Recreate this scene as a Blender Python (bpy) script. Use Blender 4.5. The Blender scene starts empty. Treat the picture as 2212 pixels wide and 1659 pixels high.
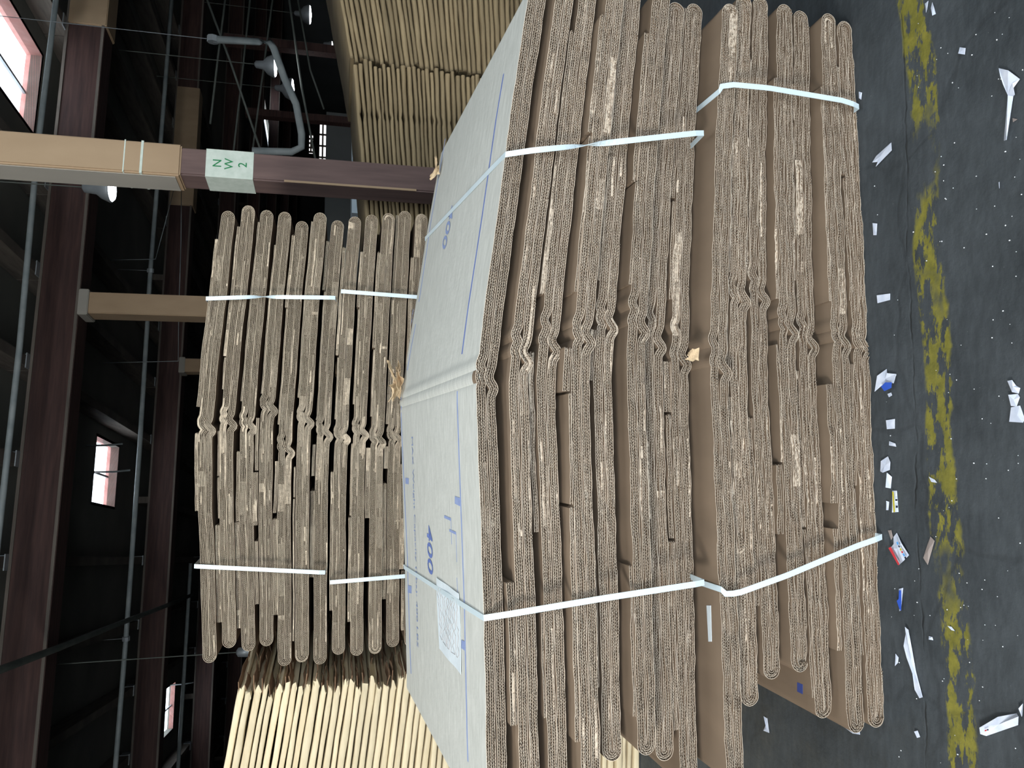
import bpy, bmesh, math, random
import numpy as np
from mathutils import Vector, Matrix

S = bpy.context.scene
COL = S.collection
PI = math.pi

# ------------------------------------------------------------------ camera
PITCH, ROLL, FPX = math.radians(13.1), math.radians(.7), 1600.0
CAM = np.array([0, 0, 1.3])
Fv = np.array([0, math.cos(PITCH), -math.sin(PITCH)])
R0 = np.array([1., 0, 0]); U0 = np.array([0, math.sin(PITCH), math.cos(PITCH)])
Rv = math.cos(ROLL)*R0 + math.sin(ROLL)*U0
Uv = math.cos(ROLL)*U0 - math.sin(ROLL)*R0
cd = bpy.data.cameras.new('camera'); cam = bpy.data.objects.new('camera', cd); COL.objects.link(cam)
cd.sensor_fit = 'HORIZONTAL'; cd.sensor_width = 36; cd.lens = 36*FPX/2212
cd.clip_start = .02; cd.clip_end = 300
# the phone was held upright but the picture lies on its side: world up points to image left
cam.matrix_world = Matrix(((-Uv[0], Rv[0], -Fv[0], CAM[0]), (-Uv[1], Rv[1], -Fv[1], CAM[1]),
                           (-Uv[2], Rv[2], -Fv[2], CAM[2]), (0, 0, 0, 1)))
S.camera = cam

# ------------------------------------------------------------------ world, lights, exposure
S.view_settings.view_transform = 'Standard'
S.view_settings.look = 'None'; S.view_settings.gamma = 1; S.view_settings.use_curve_mapping = False
S.view_settings.exposure = 0.0
W = bpy.data.worlds.new('world'); S.world = W; W.use_nodes = True
bg = W.node_tree.nodes['Background']; bg.inputs[0].default_value = (.86, .94, 1, 1); bg.inputs[1].default_value = 5


def area(name, loc, target, sx, sy, power, color):
    l = bpy.data.lights.new(name, 'AREA'); l.shape = 'RECTANGLE'; l.size = sx; l.size_y = sy
    l.energy = power; l.color = color
    o = bpy.data.objects.new(name, l); COL.objects.link(o); o.location = loc
    o.rotation_euler = (Vector(target)-Vector(loc)).to_track_quat('-Z', 'Y').to_euler()
    return o


area('daylight_key', (-3.1, -1.9, 3.0), (0, 2.0, .7), 1.1, 1.1, 235, (1, .98, .935))
area('daylight_door', (.6, -3.4, 2.4), (.2, 2.0, .9), 4.0, 2.6, 105, (.80, .91, 1))
area('added_top_fill', (.2, 1.0, 4.6), (.1, 2.1, 1.0), 1.6, 1.6, 75, (.88, .95, 1))  # added overhead light brightening the front stack's top; no skylight opening there


# ------------------------------------------------------------------ pixel -> place helpers (points on real planes)
def ray(x, y): return Fv*FPX + Rv*(829.5-y) - Uv*(x-1106)
def on_y(x, y, Y, m=0.):
    d = ray(x, y); t = (Y+m*CAM[0]-CAM[1])/(d[1]-m*d[0]); return CAM+d*t
def on_z(x, y, z=0.):
    d = ray(x, y); return CAM+d*((z-CAM[2])/d[2])


# ------------------------------------------------------------------ materials
def srgb(r, g, b):
    f = lambda c: (c/255/12.92) if c <= 10 else ((c/255+.055)/1.055)**2.4
    return (f(r), f(g), f(b), 1)


def mat(name, c1, c2=None, rough=.85, scale=(6, 6, 6), detail=4, metal=0., bump=0., bscale=None, rand=0., spec=.3, mottle=.5):
    m = bpy.data.materials.new(name); m.use_nodes = True; nt = m.node_tree; n = nt.nodes; L = nt.links
    b = n['Principled BSDF']; b.inputs['Roughness'].default_value = rough; b.inputs['Metallic'].default_value = metal
    b.inputs['Specular IOR Level'].default_value = spec
    tc = n.new('ShaderNodeTexCoord'); mp = n.new('ShaderNodeMapping'); mp.inputs['Scale'].default_value = scale
    L.new(tc.outputs['Object'], mp.inputs[0])
    no = n.new('ShaderNodeTexNoise'); no.inputs['Scale'].default_value = 1; no.inputs['Detail'].default_value = detail
    L.new(mp.outputs[0], no.inputs['Vector'])
    rp = n.new('ShaderNodeValToRGB'); rp.color_ramp.elements[0].position = .5-mottle*.4; rp.color_ramp.elements[1].position = .5+mottle*.4
    rp.color_ramp.elements[0].color = c1; rp.color_ramp.elements[1].color = c2 or c1
    L.new(no.outputs['Fac'], rp.inputs[0])
    out = rp.outputs[0]
    if rand:
        oi = n.new('ShaderNodeObjectInfo'); mr = n.new('ShaderNodeMapRange')
        mr.inputs['To Min'].default_value = 1-rand; mr.inputs['To Max'].default_value = 1+rand
        L.new(oi.outputs['Random'], mr.inputs['Value'])
        hs = n.new('ShaderNodeHueSaturation'); L.new(out, hs.inputs['Color']); L.new(mr.outputs[0], hs.inputs['Value'])
        out = hs.outputs[0]
    L.new(out, b.inputs['Base Color'])
    if bump:
        n2 = n.new('ShaderNodeTexNoise'); n2.inputs['Scale'].default_value = bscale or 40; n2.inputs['Detail'].default_value = 3
        L.new(tc.outputs['Object'], n2.inputs['Vector'])
        bp = n.new('ShaderNodeBump'); bp.inputs['Strength'].default_value = bump; bp.inputs['Distance'].default_value = .004
        L.new(n2.outputs['Fac'], bp.inputs['Height']); L.new(bp.outputs[0], b.inputs['Normal'])
    return m


M = {}
M['face'] = mat('kraft_face_shaded', srgb(114, 98, 82), srgb(138, 119, 100), scale=(9, 4, 9), rand=.09, mottle=.9)  # kraft darkened to paint shade into flute hollows and recessed bands
M['kraft'] = mat('kraft_cut_edge', srgb(182, 166, 147), srgb(222, 208, 189), scale=(9, 4, 60), rand=.09, mottle=.9)
M['kraft_rear'] = mat('kraft_board_rear', srgb(190, 173, 150), srgb(224, 208, 184), scale=(9, 4, 60), rand=.07, mottle=.9)
M['top'] = mat('sky_toned_board', srgb(182, 184, 178), srgb(216, 217, 211), scale=(16, 85, 16), detail=5, mottle=.9, rough=.8, bump=.25, bscale=60)  # cool sky light painted into the kraft colour; streaks are wear marks
M['olive'] = mat('folded_board', srgb(128, 112, 86), srgb(164, 146, 114), scale=(3, 3, 50), rand=.16, mottle=.9)
M['cream'] = mat('cream_board', srgb(200, 184, 150), srgb(228, 214, 184), scale=(8, 8, 50), rand=.1, mottle=.9)
M['torn'] = mat('torn_board', srgb(216, 196, 162), srgb(182, 150, 116), scale=(40, 40, 40), mottle=.9, bump=.6, bscale=120)
M['inner'] = mat('inner_board', srgb(124, 98, 76), srgb(150, 120, 94), scale=(10, 10, 10), rand=.15)
M['strap'] = mat('strap_plastic', srgb(204, 222, 230), srgb(218, 232, 238), rough=.4, spec=.5)
M['ink'] = mat('blue_ink', srgb(136, 152, 196), srgb(150, 166, 206), scale=(60, 60, 60), rough=.8)
M['inkdeep'] = mat('deep_blue_ink', srgb(94, 112, 176), srgb(112, 132, 190), scale=(60, 60, 60), rough=.8)
M['greenink'] = mat('green_ink', srgb(40, 128, 78), rough=.8)
M['paper'] = mat('paper', srgb(206, 216, 222), srgb(226, 236, 242), scale=(60, 200, 60), rough=.7, mottle=.8)
M['scrap'] = mat('scrap_paper', srgb(196, 206, 226), srgb(224, 230, 244), scale=(40, 40, 40), rough=.7)
M['blue'] = mat('blue_print', srgb(46, 84, 190), srgb(60, 100, 205), rough=.6)
M['navy'] = mat('navy_print', srgb(44, 56, 112), srgb(56, 68, 124), rough=.8)
M['red'] = mat('red_print', srgb(200, 60, 66), rough=.6)
M['black'] = mat('black_print', srgb(28, 32, 52), rough=.6)
M['yellow'] = mat('yellow_print', srgb(200, 186, 60), rough=.6)
M['cyan'] = mat('cyan_print', srgb(90, 160, 225), rough=.6)
M['taupe'] = mat('taupe_tape', srgb(150, 138, 134), srgb(166, 154, 148), rough=.6)
M['bead'] = mat('foam', srgb(236, 240, 244), rough=.7)
M['maroon'] = mat('maroon_timber', srgb(48, 35, 34), srgb(84, 61, 56), scale=(2.2, 30, 30), detail=5, rand=.05, mottle=.8, rough=.75)
M['postred'] = mat('maroon_post', srgb(88, 72, 70), srgb(116, 95, 90), scale=(30, 30, 3), detail=5, mottle=.8, rough=.7)
M['postworn'] = mat('worn_post', srgb(118, 100, 90), srgb(160, 126, 96), scale=(20, 20, 4), detail=6, mottle=.7, rough=.8)
M['wrap'] = mat('tan_wrap', srgb(150, 126, 100), srgb(172, 148, 120), scale=(5, 5, 2), detail=5, mottle=.8, rough=.75)
M['wrapgrey'] = mat('grey_wrap', srgb(142, 138, 130), srgb(160, 154, 144), scale=(5, 5, 2), mottle=.8, rough=.75)
M['labelw'] = mat('painted_label', srgb(184, 196, 184), srgb(206, 214, 204), scale=(30, 30, 30), mottle=.7, rough=.7)
M['joist'] = mat('dark_joist', srgb(88, 82, 76), srgb(112, 104, 96), scale=(3, 3, 20), rand=.1)
M['deck'] = mat('roof_deck', srgb(100, 99, 94), srgb(132, 130, 120), scale=(1.2, 1.2, 1.2), detail=6, mottle=.9)
M['steel'] = mat('galvanised', srgb(150, 156, 160), srgb(170, 176, 180), rough=.5, metal=.4)
M['pipe'] = mat('grey_pipe', srgb(120, 128, 130), srgb(146, 152, 152), rough=.55)
M['darkpipe'] = mat('dark_pipe', srgb(84, 90, 86), srgb(104, 108, 102), rough=.6)
M['curb'] = mat('skylight_curb', srgb(186, 120, 112), srgb(214, 168, 160), scale=(8, 8, 8), mottle=.9, rough=.7)
M['wall'] = mat('shed_wall', srgb(66, 68, 68), srgb(90, 92, 90), scale=(.5, .5, .5), detail=5, mottle=.9)
M['wallgrey'] = mat('grey_block_wall', srgb(130, 134, 134), srgb(154, 158, 158), scale=(.8, .8, .8), detail=5, mottle=.9)
M['film'] = mat('wrap_film', srgb(190, 208, 222), srgb(214, 230, 240), scale=(9, 9, 3), rough=.3, mottle=.9)
M['fabric'] = M['film']


def emis(name, col, s):
    m = bpy.data.materials.new(name); m.use_nodes = True; b = m.node_tree.nodes['Principled BSDF']
    b.inputs['Base Color'].default_value = col; b.inputs['Emission Color'].default_value = col
    b.inputs['Emission Strength'].default_value = s; return m


M['lampglow'] = emis('lamp_glow', (.92, .96, 1, 1), 14)
M['panelit'] = emis('daylit_pane', (.95, .93, .93, 1), 1.6)


def glass_mat():
    m = bpy.data.materials.new('clear_glazing'); m.use_nodes = True; nt = m.node_tree; n = nt.nodes
    n.clear(); o = n.new('ShaderNodeOutputMaterial'); t = n.new('ShaderNodeBsdfTransparent'); t.inputs[0].default_value = (.93, .95, .97, 1)
    g = n.new('ShaderNodeBsdfGlossy'); g.inputs['Roughness'].default_value = .08
    x = n.new('ShaderNodeMixShader'); x.inputs[0].default_value = .08
    nt.links.new(t.outputs[0], x.inputs[1]); nt.links.new(g.outputs[0], x.inputs[2]); nt.links.new(x.outputs[0], o.inputs[0])
    return m


M['glass'] = glass_mat()


# ------------------------------------------------------------------ object helpers
def tag(o, label=None, cat=None, group=None, kind=None):
    if label: o['label'] = label
    if cat: o['category'] = cat
    if group: o['group'] = group
    if kind: o['kind'] = kind
    return o


def empty(name, loc, rz=0., **k):
    o = bpy.data.objects.new(name, None); COL.objects.link(o); o.location = loc; o.rotation_euler = (0, 0, rz)
    o.empty_display_size = .05
    return tag(o, **k)


def np_mesh(name, V, Q, m, smooth=False):
    V = np.asarray(V, dtype=np.float32); Q = np.asarray(Q, dtype=np.int32)
    me = bpy.data.meshes.new(name)
    me.vertices.add(len(V)); me.vertices.foreach_set('co', V.ravel())
    k = Q.shape[1]
    me.loops.add(Q.size); me.loops.foreach_set('vertex_index', Q.ravel())
    me.polygons.add(len(Q)); me.polygons.foreach_set('loop_start', np.arange(0, Q.size, k, dtype=np.int32))
    me.update(calc_edges=True); me.validate()
    me.polygons.foreach_set('use_smooth', np.full(len(Q), smooth, dtype=bool))
    me.materials.append(m)
    return me


def link(name, me, parent=None, loc=(0, 0, 0), rz=0.):
    o = bpy.data.objects.new(name, me); COL.objects.link(o); o.parent = parent; o.location = loc
    if rz: o.rotation_euler = (0, 0, rz)
    return o


class MB:
    """collects simple solids, then links them as one mesh object"""
    def __init__(s): s.bm = bmesh.new()

    def box(s, c, d, rz=0., bev=0., mtx=None):
        r = bmesh.ops.create_cube(s.bm, size=1)
        m = Matrix.Translation(c) @ Matrix.Rotation(rz, 4, 'Z') @ Matrix.Diagonal((*d, 1))
        if mtx is not None: m = mtx @ m
        bmesh.ops.transform(s.bm, matrix=m, verts=r['verts'])
        if bev:
            es = list({e for v in r['verts'] for e in v.link_edges})
            bmesh.ops.bevel(s.bm, geom=es, offset=bev, segments=2, affect='EDGES')
        return s

    def tube(s, pts, r, seg=8):
        pts = [Vector(p) for p in pts]; rings = []
        for i, p in enumerate(pts):
            t = (pts[min(i+1, len(pts)-1)]-pts[max(i-1, 0)]).normalized()
            a = t.cross(Vector((0, 0, 1)));
            if a.length < .05: a = t.cross(Vector((1, 0, 0)))
            a.normalize(); b = t.cross(a)
            rr = r[i] if isinstance(r, (list, tuple)) else r
            rings.append([s.bm.verts.new(p+a*rr*math.cos(k*2*PI/seg)+b*rr*math.sin(k*2*PI/seg)) for k in range(seg)])
        for i in range(len(rings)-1):
            for k in range(seg):
                s.bm.faces.new((rings[i][k], rings[i][(k+1) % seg], rings[i+1][(k+1) % seg], rings[i+1][k]))
        s.bm.faces.new(rings[0][::-1]); s.bm.faces.new(rings[-1]); return s

    def lathe(s, prof, c, seg=20):
        rings = []
        for r, z in prof:
            rings.append([s.bm.verts.new((c[0]+r*math.cos(k*2*PI/seg), c[1]+r*math.sin(k*2*PI/seg), c[2]+z)) for k in range(seg)])
        for i in range(len(rings)-1):
            for k in range(seg):
                s.bm.faces.new((rings[i][k], rings[i][(k+1) % seg], rings[i+1][(k+1) % seg], rings[i+1][k]))
        s.bm.faces.new(rings[0][::-1]); s.bm.faces.new(rings[-1]); return s

    def sheet(s, grid, th):
        """grid[i][j] of points -> thin solid sheet of thickness th (down along z)"""
        n, k = len(grid), len(grid[0])
        up = [[s.bm.verts.new(p) for p in row] for row in grid]
        dn = [[s.bm.verts.new((p[0], p[1], p[2]-th)) for p in row] for row in grid]
        for i in range(n-1):
            for j in range(k-1):
                s.bm.faces.new((up[i][j], up[i+1][j], up[i+1][j+1], up[i][j+1]))
                s.bm.faces.new((dn[i][j], dn[i][j+1], dn[i+1][j+1], dn[i+1][j]))
        for i in range(n-1):
            s.bm.faces.new((up[i][0], dn[i][0], dn[i+1][0], up[i+1][0]))
            s.bm.faces.new((up[i+1][k-1], dn[i+1][k-1], dn[i][k-1], up[i][k-1]))
        for j in range(k-1):
            s.bm.faces.new((up[0][j+1], dn[0][j+1], dn[0][j], up[0][j]))
            s.bm.faces.new((up[n-1][j], dn[n-1][j], dn[n-1][j+1], up[n-1][j+1]))
        return s

    def build(s, name, m, parent=None, loc=(0, 0, 0), rz=0., smooth=False):
        bmesh.ops.recalc_face_normals(s.bm, faces=s.bm.faces)
        me = bpy.data.meshes.new(name); s.bm.to_mesh(me); s.bm.free(); me.materials.append(m)
        if smooth:
            for p in me.polygons: p.use_smooth = True
        return link(name, me, parent, loc, rz)


ORD = ['topmost', 'second', 'third', 'fourth', 'fifth', 'sixth', 'seventh', 'eighth', 'ninth', 'tenth', 'eleventh', 'twelfth',
       'thirteenth', 'fourteenth', 'fifteenth', 'sixteenth', 'seventeenth', 'eighteenth', 'nineteenth', 'twentieth']


def ordinal(i):
    if i < 20: return ORD[i]
    tens = {2: 'twenty', 3: 'thirty', 4: 'forty', 5: 'fifty'}[(i+1)//10]; u = (i+1) % 10
    return {2: 'twentieth', 3: 'thirtieth', 4: 'fortieth', 5: 'fiftieth'}[(i+1)//10] if u == 0 else tens+'-'+['', 'first']+[] if False else \
        ({2: 'twentieth', 3: 'thirtieth', 4: 'fortieth', 5: 'fiftieth'}[(i+1)//10] if u == 0 else
         tens+'-'+['', 'first', 'second', 'third', 'fourth', 'fifth', 'sixth', 'seventh', 'eighth', 'ninth'][u])


# ------------------------------------------------------------------ the shed
TH = math.radians(13)
E1 = np.array([math.cos(TH), math.sin(TH), 0]); E2 = np.array([-math.sin(TH), math.cos(TH), 0])
ZB0, ZB1, ZD = 4.05, 4.47, 4.75        # beam underside, beam top, roof deck


def g2w(a, b, z=0.): v = E1*a+E2*b; return Vector((v[0], v[1], z))
def w2g(p): return float(p[0]*E1[0]+p[1]*E1[1]), float(p[0]*E2[0]+p[1]*E2[1])


# floor
def floor_mat():
    m = bpy.data.materials.new('worn_floor'); m.use_nodes = True; nt = m.node_tree; n = nt.nodes; L = nt.links
    b = n['Principled BSDF']; b.inputs['Specular IOR Level'].default_value = .45
    tc = n.new('ShaderNodeTexCoord')
    P = tc.outputs['Object']

    def noise(scale, det=5, mp=None, rough=.6):
        no = n.new('ShaderNodeTexNoise'); no.inputs['Scale'].default_value = scale; no.inputs['Detail'].default_value = det
        no.inputs['Roughness'].default_value = rough
        if mp:
            k = n.new('ShaderNodeMapping'); k.inputs['Scale'].default_value = mp; L.new(P, k.inputs[0]); L.new(k.outputs[0], no.inputs['Vector'])
        else: L.new(P, no.inputs['Vector'])
        return no.outputs['Fac']

    def math_(op, a, b_=None, c=None):
        k = n.new('ShaderNodeMath'); k.operation = op
        for i, v in enumerate((a, b_, c)):
            if v is None: continue
            if isinstance(v, (int, float)): k.inputs[i].default_value = v
            else: L.new(v, k.inputs[i])
        return k.outputs[0]

    def ramp(f, p0, p1, c0=(0, 0, 0, 1), c1=(1, 1, 1, 1)):
        r = n.new('ShaderNodeValToRGB'); r.color_ramp.elements[0].position = p0; r.color_ramp.elements[1].position = p1
        r.color_ramp.elements[0].color = c0; r.color_ramp.elements[1].color = c1; L.new(f, r.inputs[0]); return r.outputs[0]

    def mix(f, a, b_):
        k = n.new('ShaderNodeMixRGB'); L.new(f, k.inputs[0])
        for i, v in ((1, a), (2, b_)):
            if isinstance(v, tuple): k.inputs[i].default_value = v
            else: L.new(v, k.inputs[i])
        return k.outputs[0]
    base = ramp(noise(3.2, 8), .3, .72, srgb(40, 46, 50), srgb(80, 86, 91))
    fine = ramp(noise(1, 6, (18, 60, 1)), .35, .8, srgb(50, 54, 57), srgb(86, 92, 96))
    f1 = n.new('ShaderNodeValue'); f1.outputs[0].default_value = .35
    col = mix(f1.outputs[0], base, fine)
    sx = n.new('ShaderNodeSeparateXYZ'); L.new(P, sx.inputs[0]); X, Y = sx.outputs[0], sx.outputs[1]
    # worn yellow safety stripe
    a = on_z(1985, 200); c = on_z(2065, 1450)
    k = (c[1]-a[1])/(c[0]-a[0]); q = a[1]-k*a[0]
    wob = math_('MULTIPLY', math_('SUBTRACT', noise(2.2, 2), .5), .09)
    d = math_('ABSOLUTE', math_('ADD', math_('SUBTRACT', Y, math_('MULTIPLY_ADD', X, float(k), float(q))), wob))
    band = ramp(math_('ADD', math_('DIVIDE', d, .055), math_('MULTIPLY', noise(20, 4), .5)), .86, 1.0, (1, 1, 1, 1), (0, 0, 0, 1))
    wear = ramp(noise(1, 8, (9, 24, 1), .72), .475, .505)
    wear2 = ramp(noise(1, 4, (3.2, 5, 1), .6), .40, .48)
    ym = math_('MULTIPLY', math_('MULTIPLY', band, wear), wear2)
    col = mix(ym, col, ramp(noise(30, 3), .3, .7, srgb(102, 100, 42), srgb(136, 130, 54)))
    # ragged crack line running beside the stripe
    a = on_z(1950, 150); c = on_z(1990, 1300)
    k2 = (c[1]-a[1])/(c[0]-a[0]); q2 = a[1]-k2*a[0]
    wob2 = math_('MULTIPLY', math_('SUBTRACT', noise(5, 4), .5), .05)
    d2 = math_('ABSOLUTE', math_('ADD', math_('SUBTRACT', Y, math_('MULTIPLY_ADD', X, float(k2), float(q2))), wob2))
    crack = math_('MULTIPLY', ramp(math_('DIVIDE', math_('ADD', d2, math_('MULTIPLY', noise(45, 3), .004)), .006), .4, 1.0, (1, 1, 1, 1), (0, 0, 0, 1)), ramp(noise(7, 3), .4, .62))
    vo = n.new('ShaderNodeTexVoronoi'); vo.feature = 'DISTANCE_TO_EDGE'; vo.inputs['Scale'].default_value = 1.1
    mpv = n.new('ShaderNodeVectorMath'); mpv.operation = 'ADD'
    nn = n.new('ShaderNodeTexNoise'); nn.inputs['Scale'].default_value = 4; L.new(P, nn.inputs['Vector'])
    sc_ = n.new('ShaderNodeVectorMath'); sc_.operation = 'SCALE'; sc_.inputs['Scale'].default_value = .22
    L.new(nn.outputs['Color'], sc_.inputs[0]); L.new(P, mpv.inputs[0]); L.new(sc_.outputs[0], mpv.inputs[1]); L.new(mpv.outputs[0], vo.inputs['Vector'])
    crack2 = ramp(vo.outputs['Distance'], .003, .009, (1, 1, 1, 1), (0, 0, 0, 1))
    cr = math_('MAXIMUM', crack, math_('MULTIPLY', crack2, .22))
    col = mix(math_('MULTIPLY', cr, .75), col, srgb(24, 26, 28))
    specks = ramp(noise(160, 2), .74, .78)
    col = mix(math_('MULTIPLY', specks, .5), col, srgb(150, 154, 156))
    L.new(col, b.inputs['Base Color'])
    L.new(ramp(noise(9, 4), .3, .7, (.5, .5, .5, 1), (.8, .8, .8, 1)), b.inputs['Roughness'])
    h = math_('SUBTRACT', noise(24, 6), math_('MULTIPLY', cr, .6))
    bp = n.new('ShaderNodeBump'); bp.inputs['Strength'].default_value = .55; bp.inputs['Distance'].default_value = .006
    L.new(h, bp.inputs['Height']); L.new(bp.outputs[0], b.inputs['Normal'])
    return m


GA0, GA1, GB0, GB1 = -26., 26., -5.0, 52.
fl = MB(); fl.box((0, 0, -.1), (1, 1, 1))
bm = bmesh.new()
vs = [bm.verts.new(g2w(a, b, z)) for z in (0, -.2) for a, b in ((GA0, GB0), (GA1, GB0), (GA1, GB1), (GA0, GB1))]
for f in ((0, 1, 2, 3), (7, 6, 5, 4), (0, 4, 5, 1), (1, 5, 6, 2), (2, 6, 7, 3), (3, 7, 4, 0)): bm.faces.new([vs[i] for i in f])
fl.bm.free(); me = bpy.data.meshes.new('floor'); bm.to_mesh(me); bm.free(); me.materials.append(floor_mat())
tag(link('floor', me), kind='structure')


def shell_box(name, a0, a1, b0, b1, z0, z1, m):
    bm = MB(); bm.box(((a0+a1)/2, (b0+b1)/2, (z0+z1)/2), (a1-a0, b1-b0, z1-z0))
    return tag(bm.build(name, m, rz=TH), kind='structure')


shell_box('wall_left', GA0-.2, GA0, GB0, GB1, 0, ZD, M['wall'])
shell_box('wall_right', GA1, GA1+.2, GB0, GB1, 0, ZD, M['wall'])
shell_box('wall_back', GA0, GA1, GB1, GB1+.2, 0, ZD, M['wall'])
# wall behind the camera with the wide open loading door
wb = MB(); wb.box(((GA0-3.6)/2, GB0-.1, ZD/2), (-3.6-GA0, .2, ZD)); wb.box(((GA1+3.2)/2, GB0-.1, ZD/2), (GA1-3.2, .2, ZD))
wb.box((-.2, GB0-.1, (ZD+3.4)/2), (6.8, .2, ZD-3.4))
tag(wb.build('wall_front', M['wall'], rz=TH), kind='structure')

# skylights (centre in building grid from where each shows), size a x b
SKY = []
for (px, py, sa, sb) in ((206, 1022, .95, 1.15), (0, 125, 1.0, 1.25), (342, 1540, .95, 1.6), (566, 252, 1.1, 5.2)):
    p = on_z(px, py, ZD+.15); a, b = w2g(p); SKY.append((a, b, sa, sb))
As = sorted({GA0, GA1, *[a-s/2 for a, b, s, t in SKY], *[a+s/2 for a, b, s, t in SKY]})
Bs = sorted({GB0, GB1, *[b-t/2 for a, b, s, t in SKY], *[b+t/2 for a, b, s, t in SKY]})
rf = MB()
for i in range(len(As)-1):
    for j in range(len(Bs)-1):
        ca, cb = (As[i]+As[i+1])/2, (Bs[j]+Bs[j+1])/2
        if any(abs(ca-a) < s/2 and abs(cb-b) < t/2 for a, b, s, t in SKY): continue
        rf.box((ca, cb, ZD+.06), (As[i+1]-As[i], Bs[j+1]-Bs[j], .12))
tag(rf.build('ceiling', M['deck'], rz=TH), kind='structure')
for i, (a, b, s, t) in enumerate(SKY):
    w = MB(); H = (.17, .17, .09, .12)[i]; zc_ = ZD+H/2
    w.box((a-s/2-.02, b, zc_), (.04, t+.08, H)); w.box((a+s/2+.02, b, zc_), (.04, t+.08, H))
    w.box((a, b-t/2-.02, zc_), (s, .04, H)); w.box((a, b+t/2+.02, zc_), (s, .04, H))
    o = tag(w.build('window_%d' % (i+1), M['curb'], rz=TH), kind='structure')
    g = MB(); g.box((a, b, ZD+H+.01), (s+.08, t+.08, .008)); g.build('pane', M['glass'], o)
    g = MB(); g.box((a, b, ZD+H-.03), (.03, t, .03)); g.build('glazing_bar', M['steel'], o)

BEAMS = [3.9, 9.15-.55, 14.0, 19.4, 24.9, 31.0, 38.0, 45.0]
bn = ['nearest, before the wrapped post', 'that the short tan post meets', 'second one behind the short tan post', 'third one behind the stacks',
      'fourth one deep in the shed', 'fifth one deep in the shed', 'sixth one deep in the shed', 'farthest one']
for k, b in enumerate(BEAMS[1:], 1):
    r = empty('roof_beam', g2w(0, b, ZB0), TH, label='heavy maroon painted timber roof beam, '+bn[k], cat='beam')
    m = MB(); m.box((0, 0, .21), (GA1-GA0-.4, .30, .42)); m.build('timber', M['maroon'], r)
    m = MB(); m.box((0, -.155, .40), (GA1-GA0-.4, .012, .03)); m.box((0, -.155, .02), (GA1-GA0-.4, .012, .03)); m.build('edge_strip', M['joist'], r)
    if k in (1, 2):
        c = {1: on_y(205, 20, 9.5), 2: on_y(400, 240, 15)}[k]
        a, _ = w2g(c); m = MB(); m.box((a+(.45 if k == 1 else 0), 0, .19), (1.1 if k == 1 else 1.5, .34, .42), bev=.01)
        tag(m.build('tan_wrap', M['wrap'], r), label='tan board wrapped around the beam')
    if k == 2:
        m = MB(); m.box((a-1.4, 0, .19), (.7, .34, .42), bev=.01); m.build('tan_wrap', M['wrap'], r)

edges = BEAMS
for bi in range(len(edges)-1):
    b0, b1 = edges[bi], edges[bi+1]
    a = -14.2 if bi < 4 else -20
    lim = 9.5 if bi < 4 else 16
    step = 1.02 if bi < 4 else 1.6
    while a < lim:
        a += step
        if any(abs(a-sa) < s/2+.1 and b0 < sb+t/2 and b1 > sb-t/2 for sa, sb, s, t in SKY): continue
        if bi > 3 and (a < -14 or a > 14): continue
        L_ = b1-b0-.02
        r = empty('roof_joist', g2w(a, b0, ZB1), TH, label='dark timber roof joist running away from the camera under the deck, bay %s' % ['one', 'two', 'three', 'four', 'five', 'six', 'seven'][bi],
                  cat='joist', group='roof joists in bay %s counted from the camera' % ['one', 'two', 'three', 'four', 'five', 'six', 'seven'][bi])
        m = MB(); m.box((0, L_/2+.01, .135), (.11, L_, .27)); m.build('timber', M['joist'], r)
        if bi < 4:
            m = MB(); m.box((0, L_-.12, -.004), (.16, .22, .01)); m.box((.065, L_-.12, .07), (.008, .2, .14)); m.build('hanger_plate', M['steel'], r)


def post(px_, py_, Y, w, d, parts, lab):
    p = on_y(px_, py_, Y); r = empty('timber_post', (p[0], Y, 0), TH, label=lab, cat='post')
    for nm, mt, z0, z1, grow, lb in parts:
        m = MB(); m.box((0, 0, (z0+z1)/2), (w+grow, d+grow, z1-z0), bev=.008)
        o = m.build(nm, mt, r)
        if lb: tag(o, label=lb)
    return r, p


Yp = 4.2
zl = lambda x: float(on_y(x, 360, Yp)[2])
P1, pc = post(600, 378, Yp, .155, .155, [
    ('shaft', M['postred'], 0, ZB1, 0, None),
    ('sleeve', M['wrap'], zl(398), ZB0+.1, .022, 'tan painted board sleeve around the upper post'),
    ('worn_base', M['postworn'], 0, .75, .004, None)], 'square maroon post with white NW2 marking, wrapped in tan board above')
m = MB(); m.box((-.0895, .005, (zl(398)+ZB0)/2), (.006, .15, ZB0-zl(398)-.05)); tag(m.build('sleeve_side', M['wrapgrey'], P1), label='grey side of the sleeve')  # thin grey panel on the sleeve's left face
m = MB(); m.box((0, 0, (zl(450)+zl(551))/2), (.159, .159, zl(450)-zl(551))); lb = m.build('label_patch', M['labelw'], P1); tag(lb, label='white painted patch with green letters')
m = MB(); m.box((0, 0, zl(315)), (.181, .181, .012)); m.box((0, 0, zl(278)), (.179, .179, .006)); m.build('tie_band', M['labelw'], P1)


def text_obj(s, size, name, m, parent, mw, extr=.0004, bold=0.):
    """text as mesh; mw: Matrix placing text plane (x right, y up) in parent's space"""
    cu = bpy.data.curves.new(name, 'FONT'); cu.body = s; cu.size = size; cu.extrude = extr; cu.offset = bold
    cu.align_x = 'CENTER'; cu.align_y = 'CENTER'
    t = bpy.data.objects.new('tmp', cu); COL.objects.link(t)
    dg = bpy.context.evaluated_depsgraph_get(); dg.update()
    me = bpy.data.meshes.new_from_object(t.evaluated_get(dg)); bpy.data.objects.remove(t)
    me.transform(mw); me.materials.clear(); me.materials.append(m)
    return link(name, me, parent)


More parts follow.
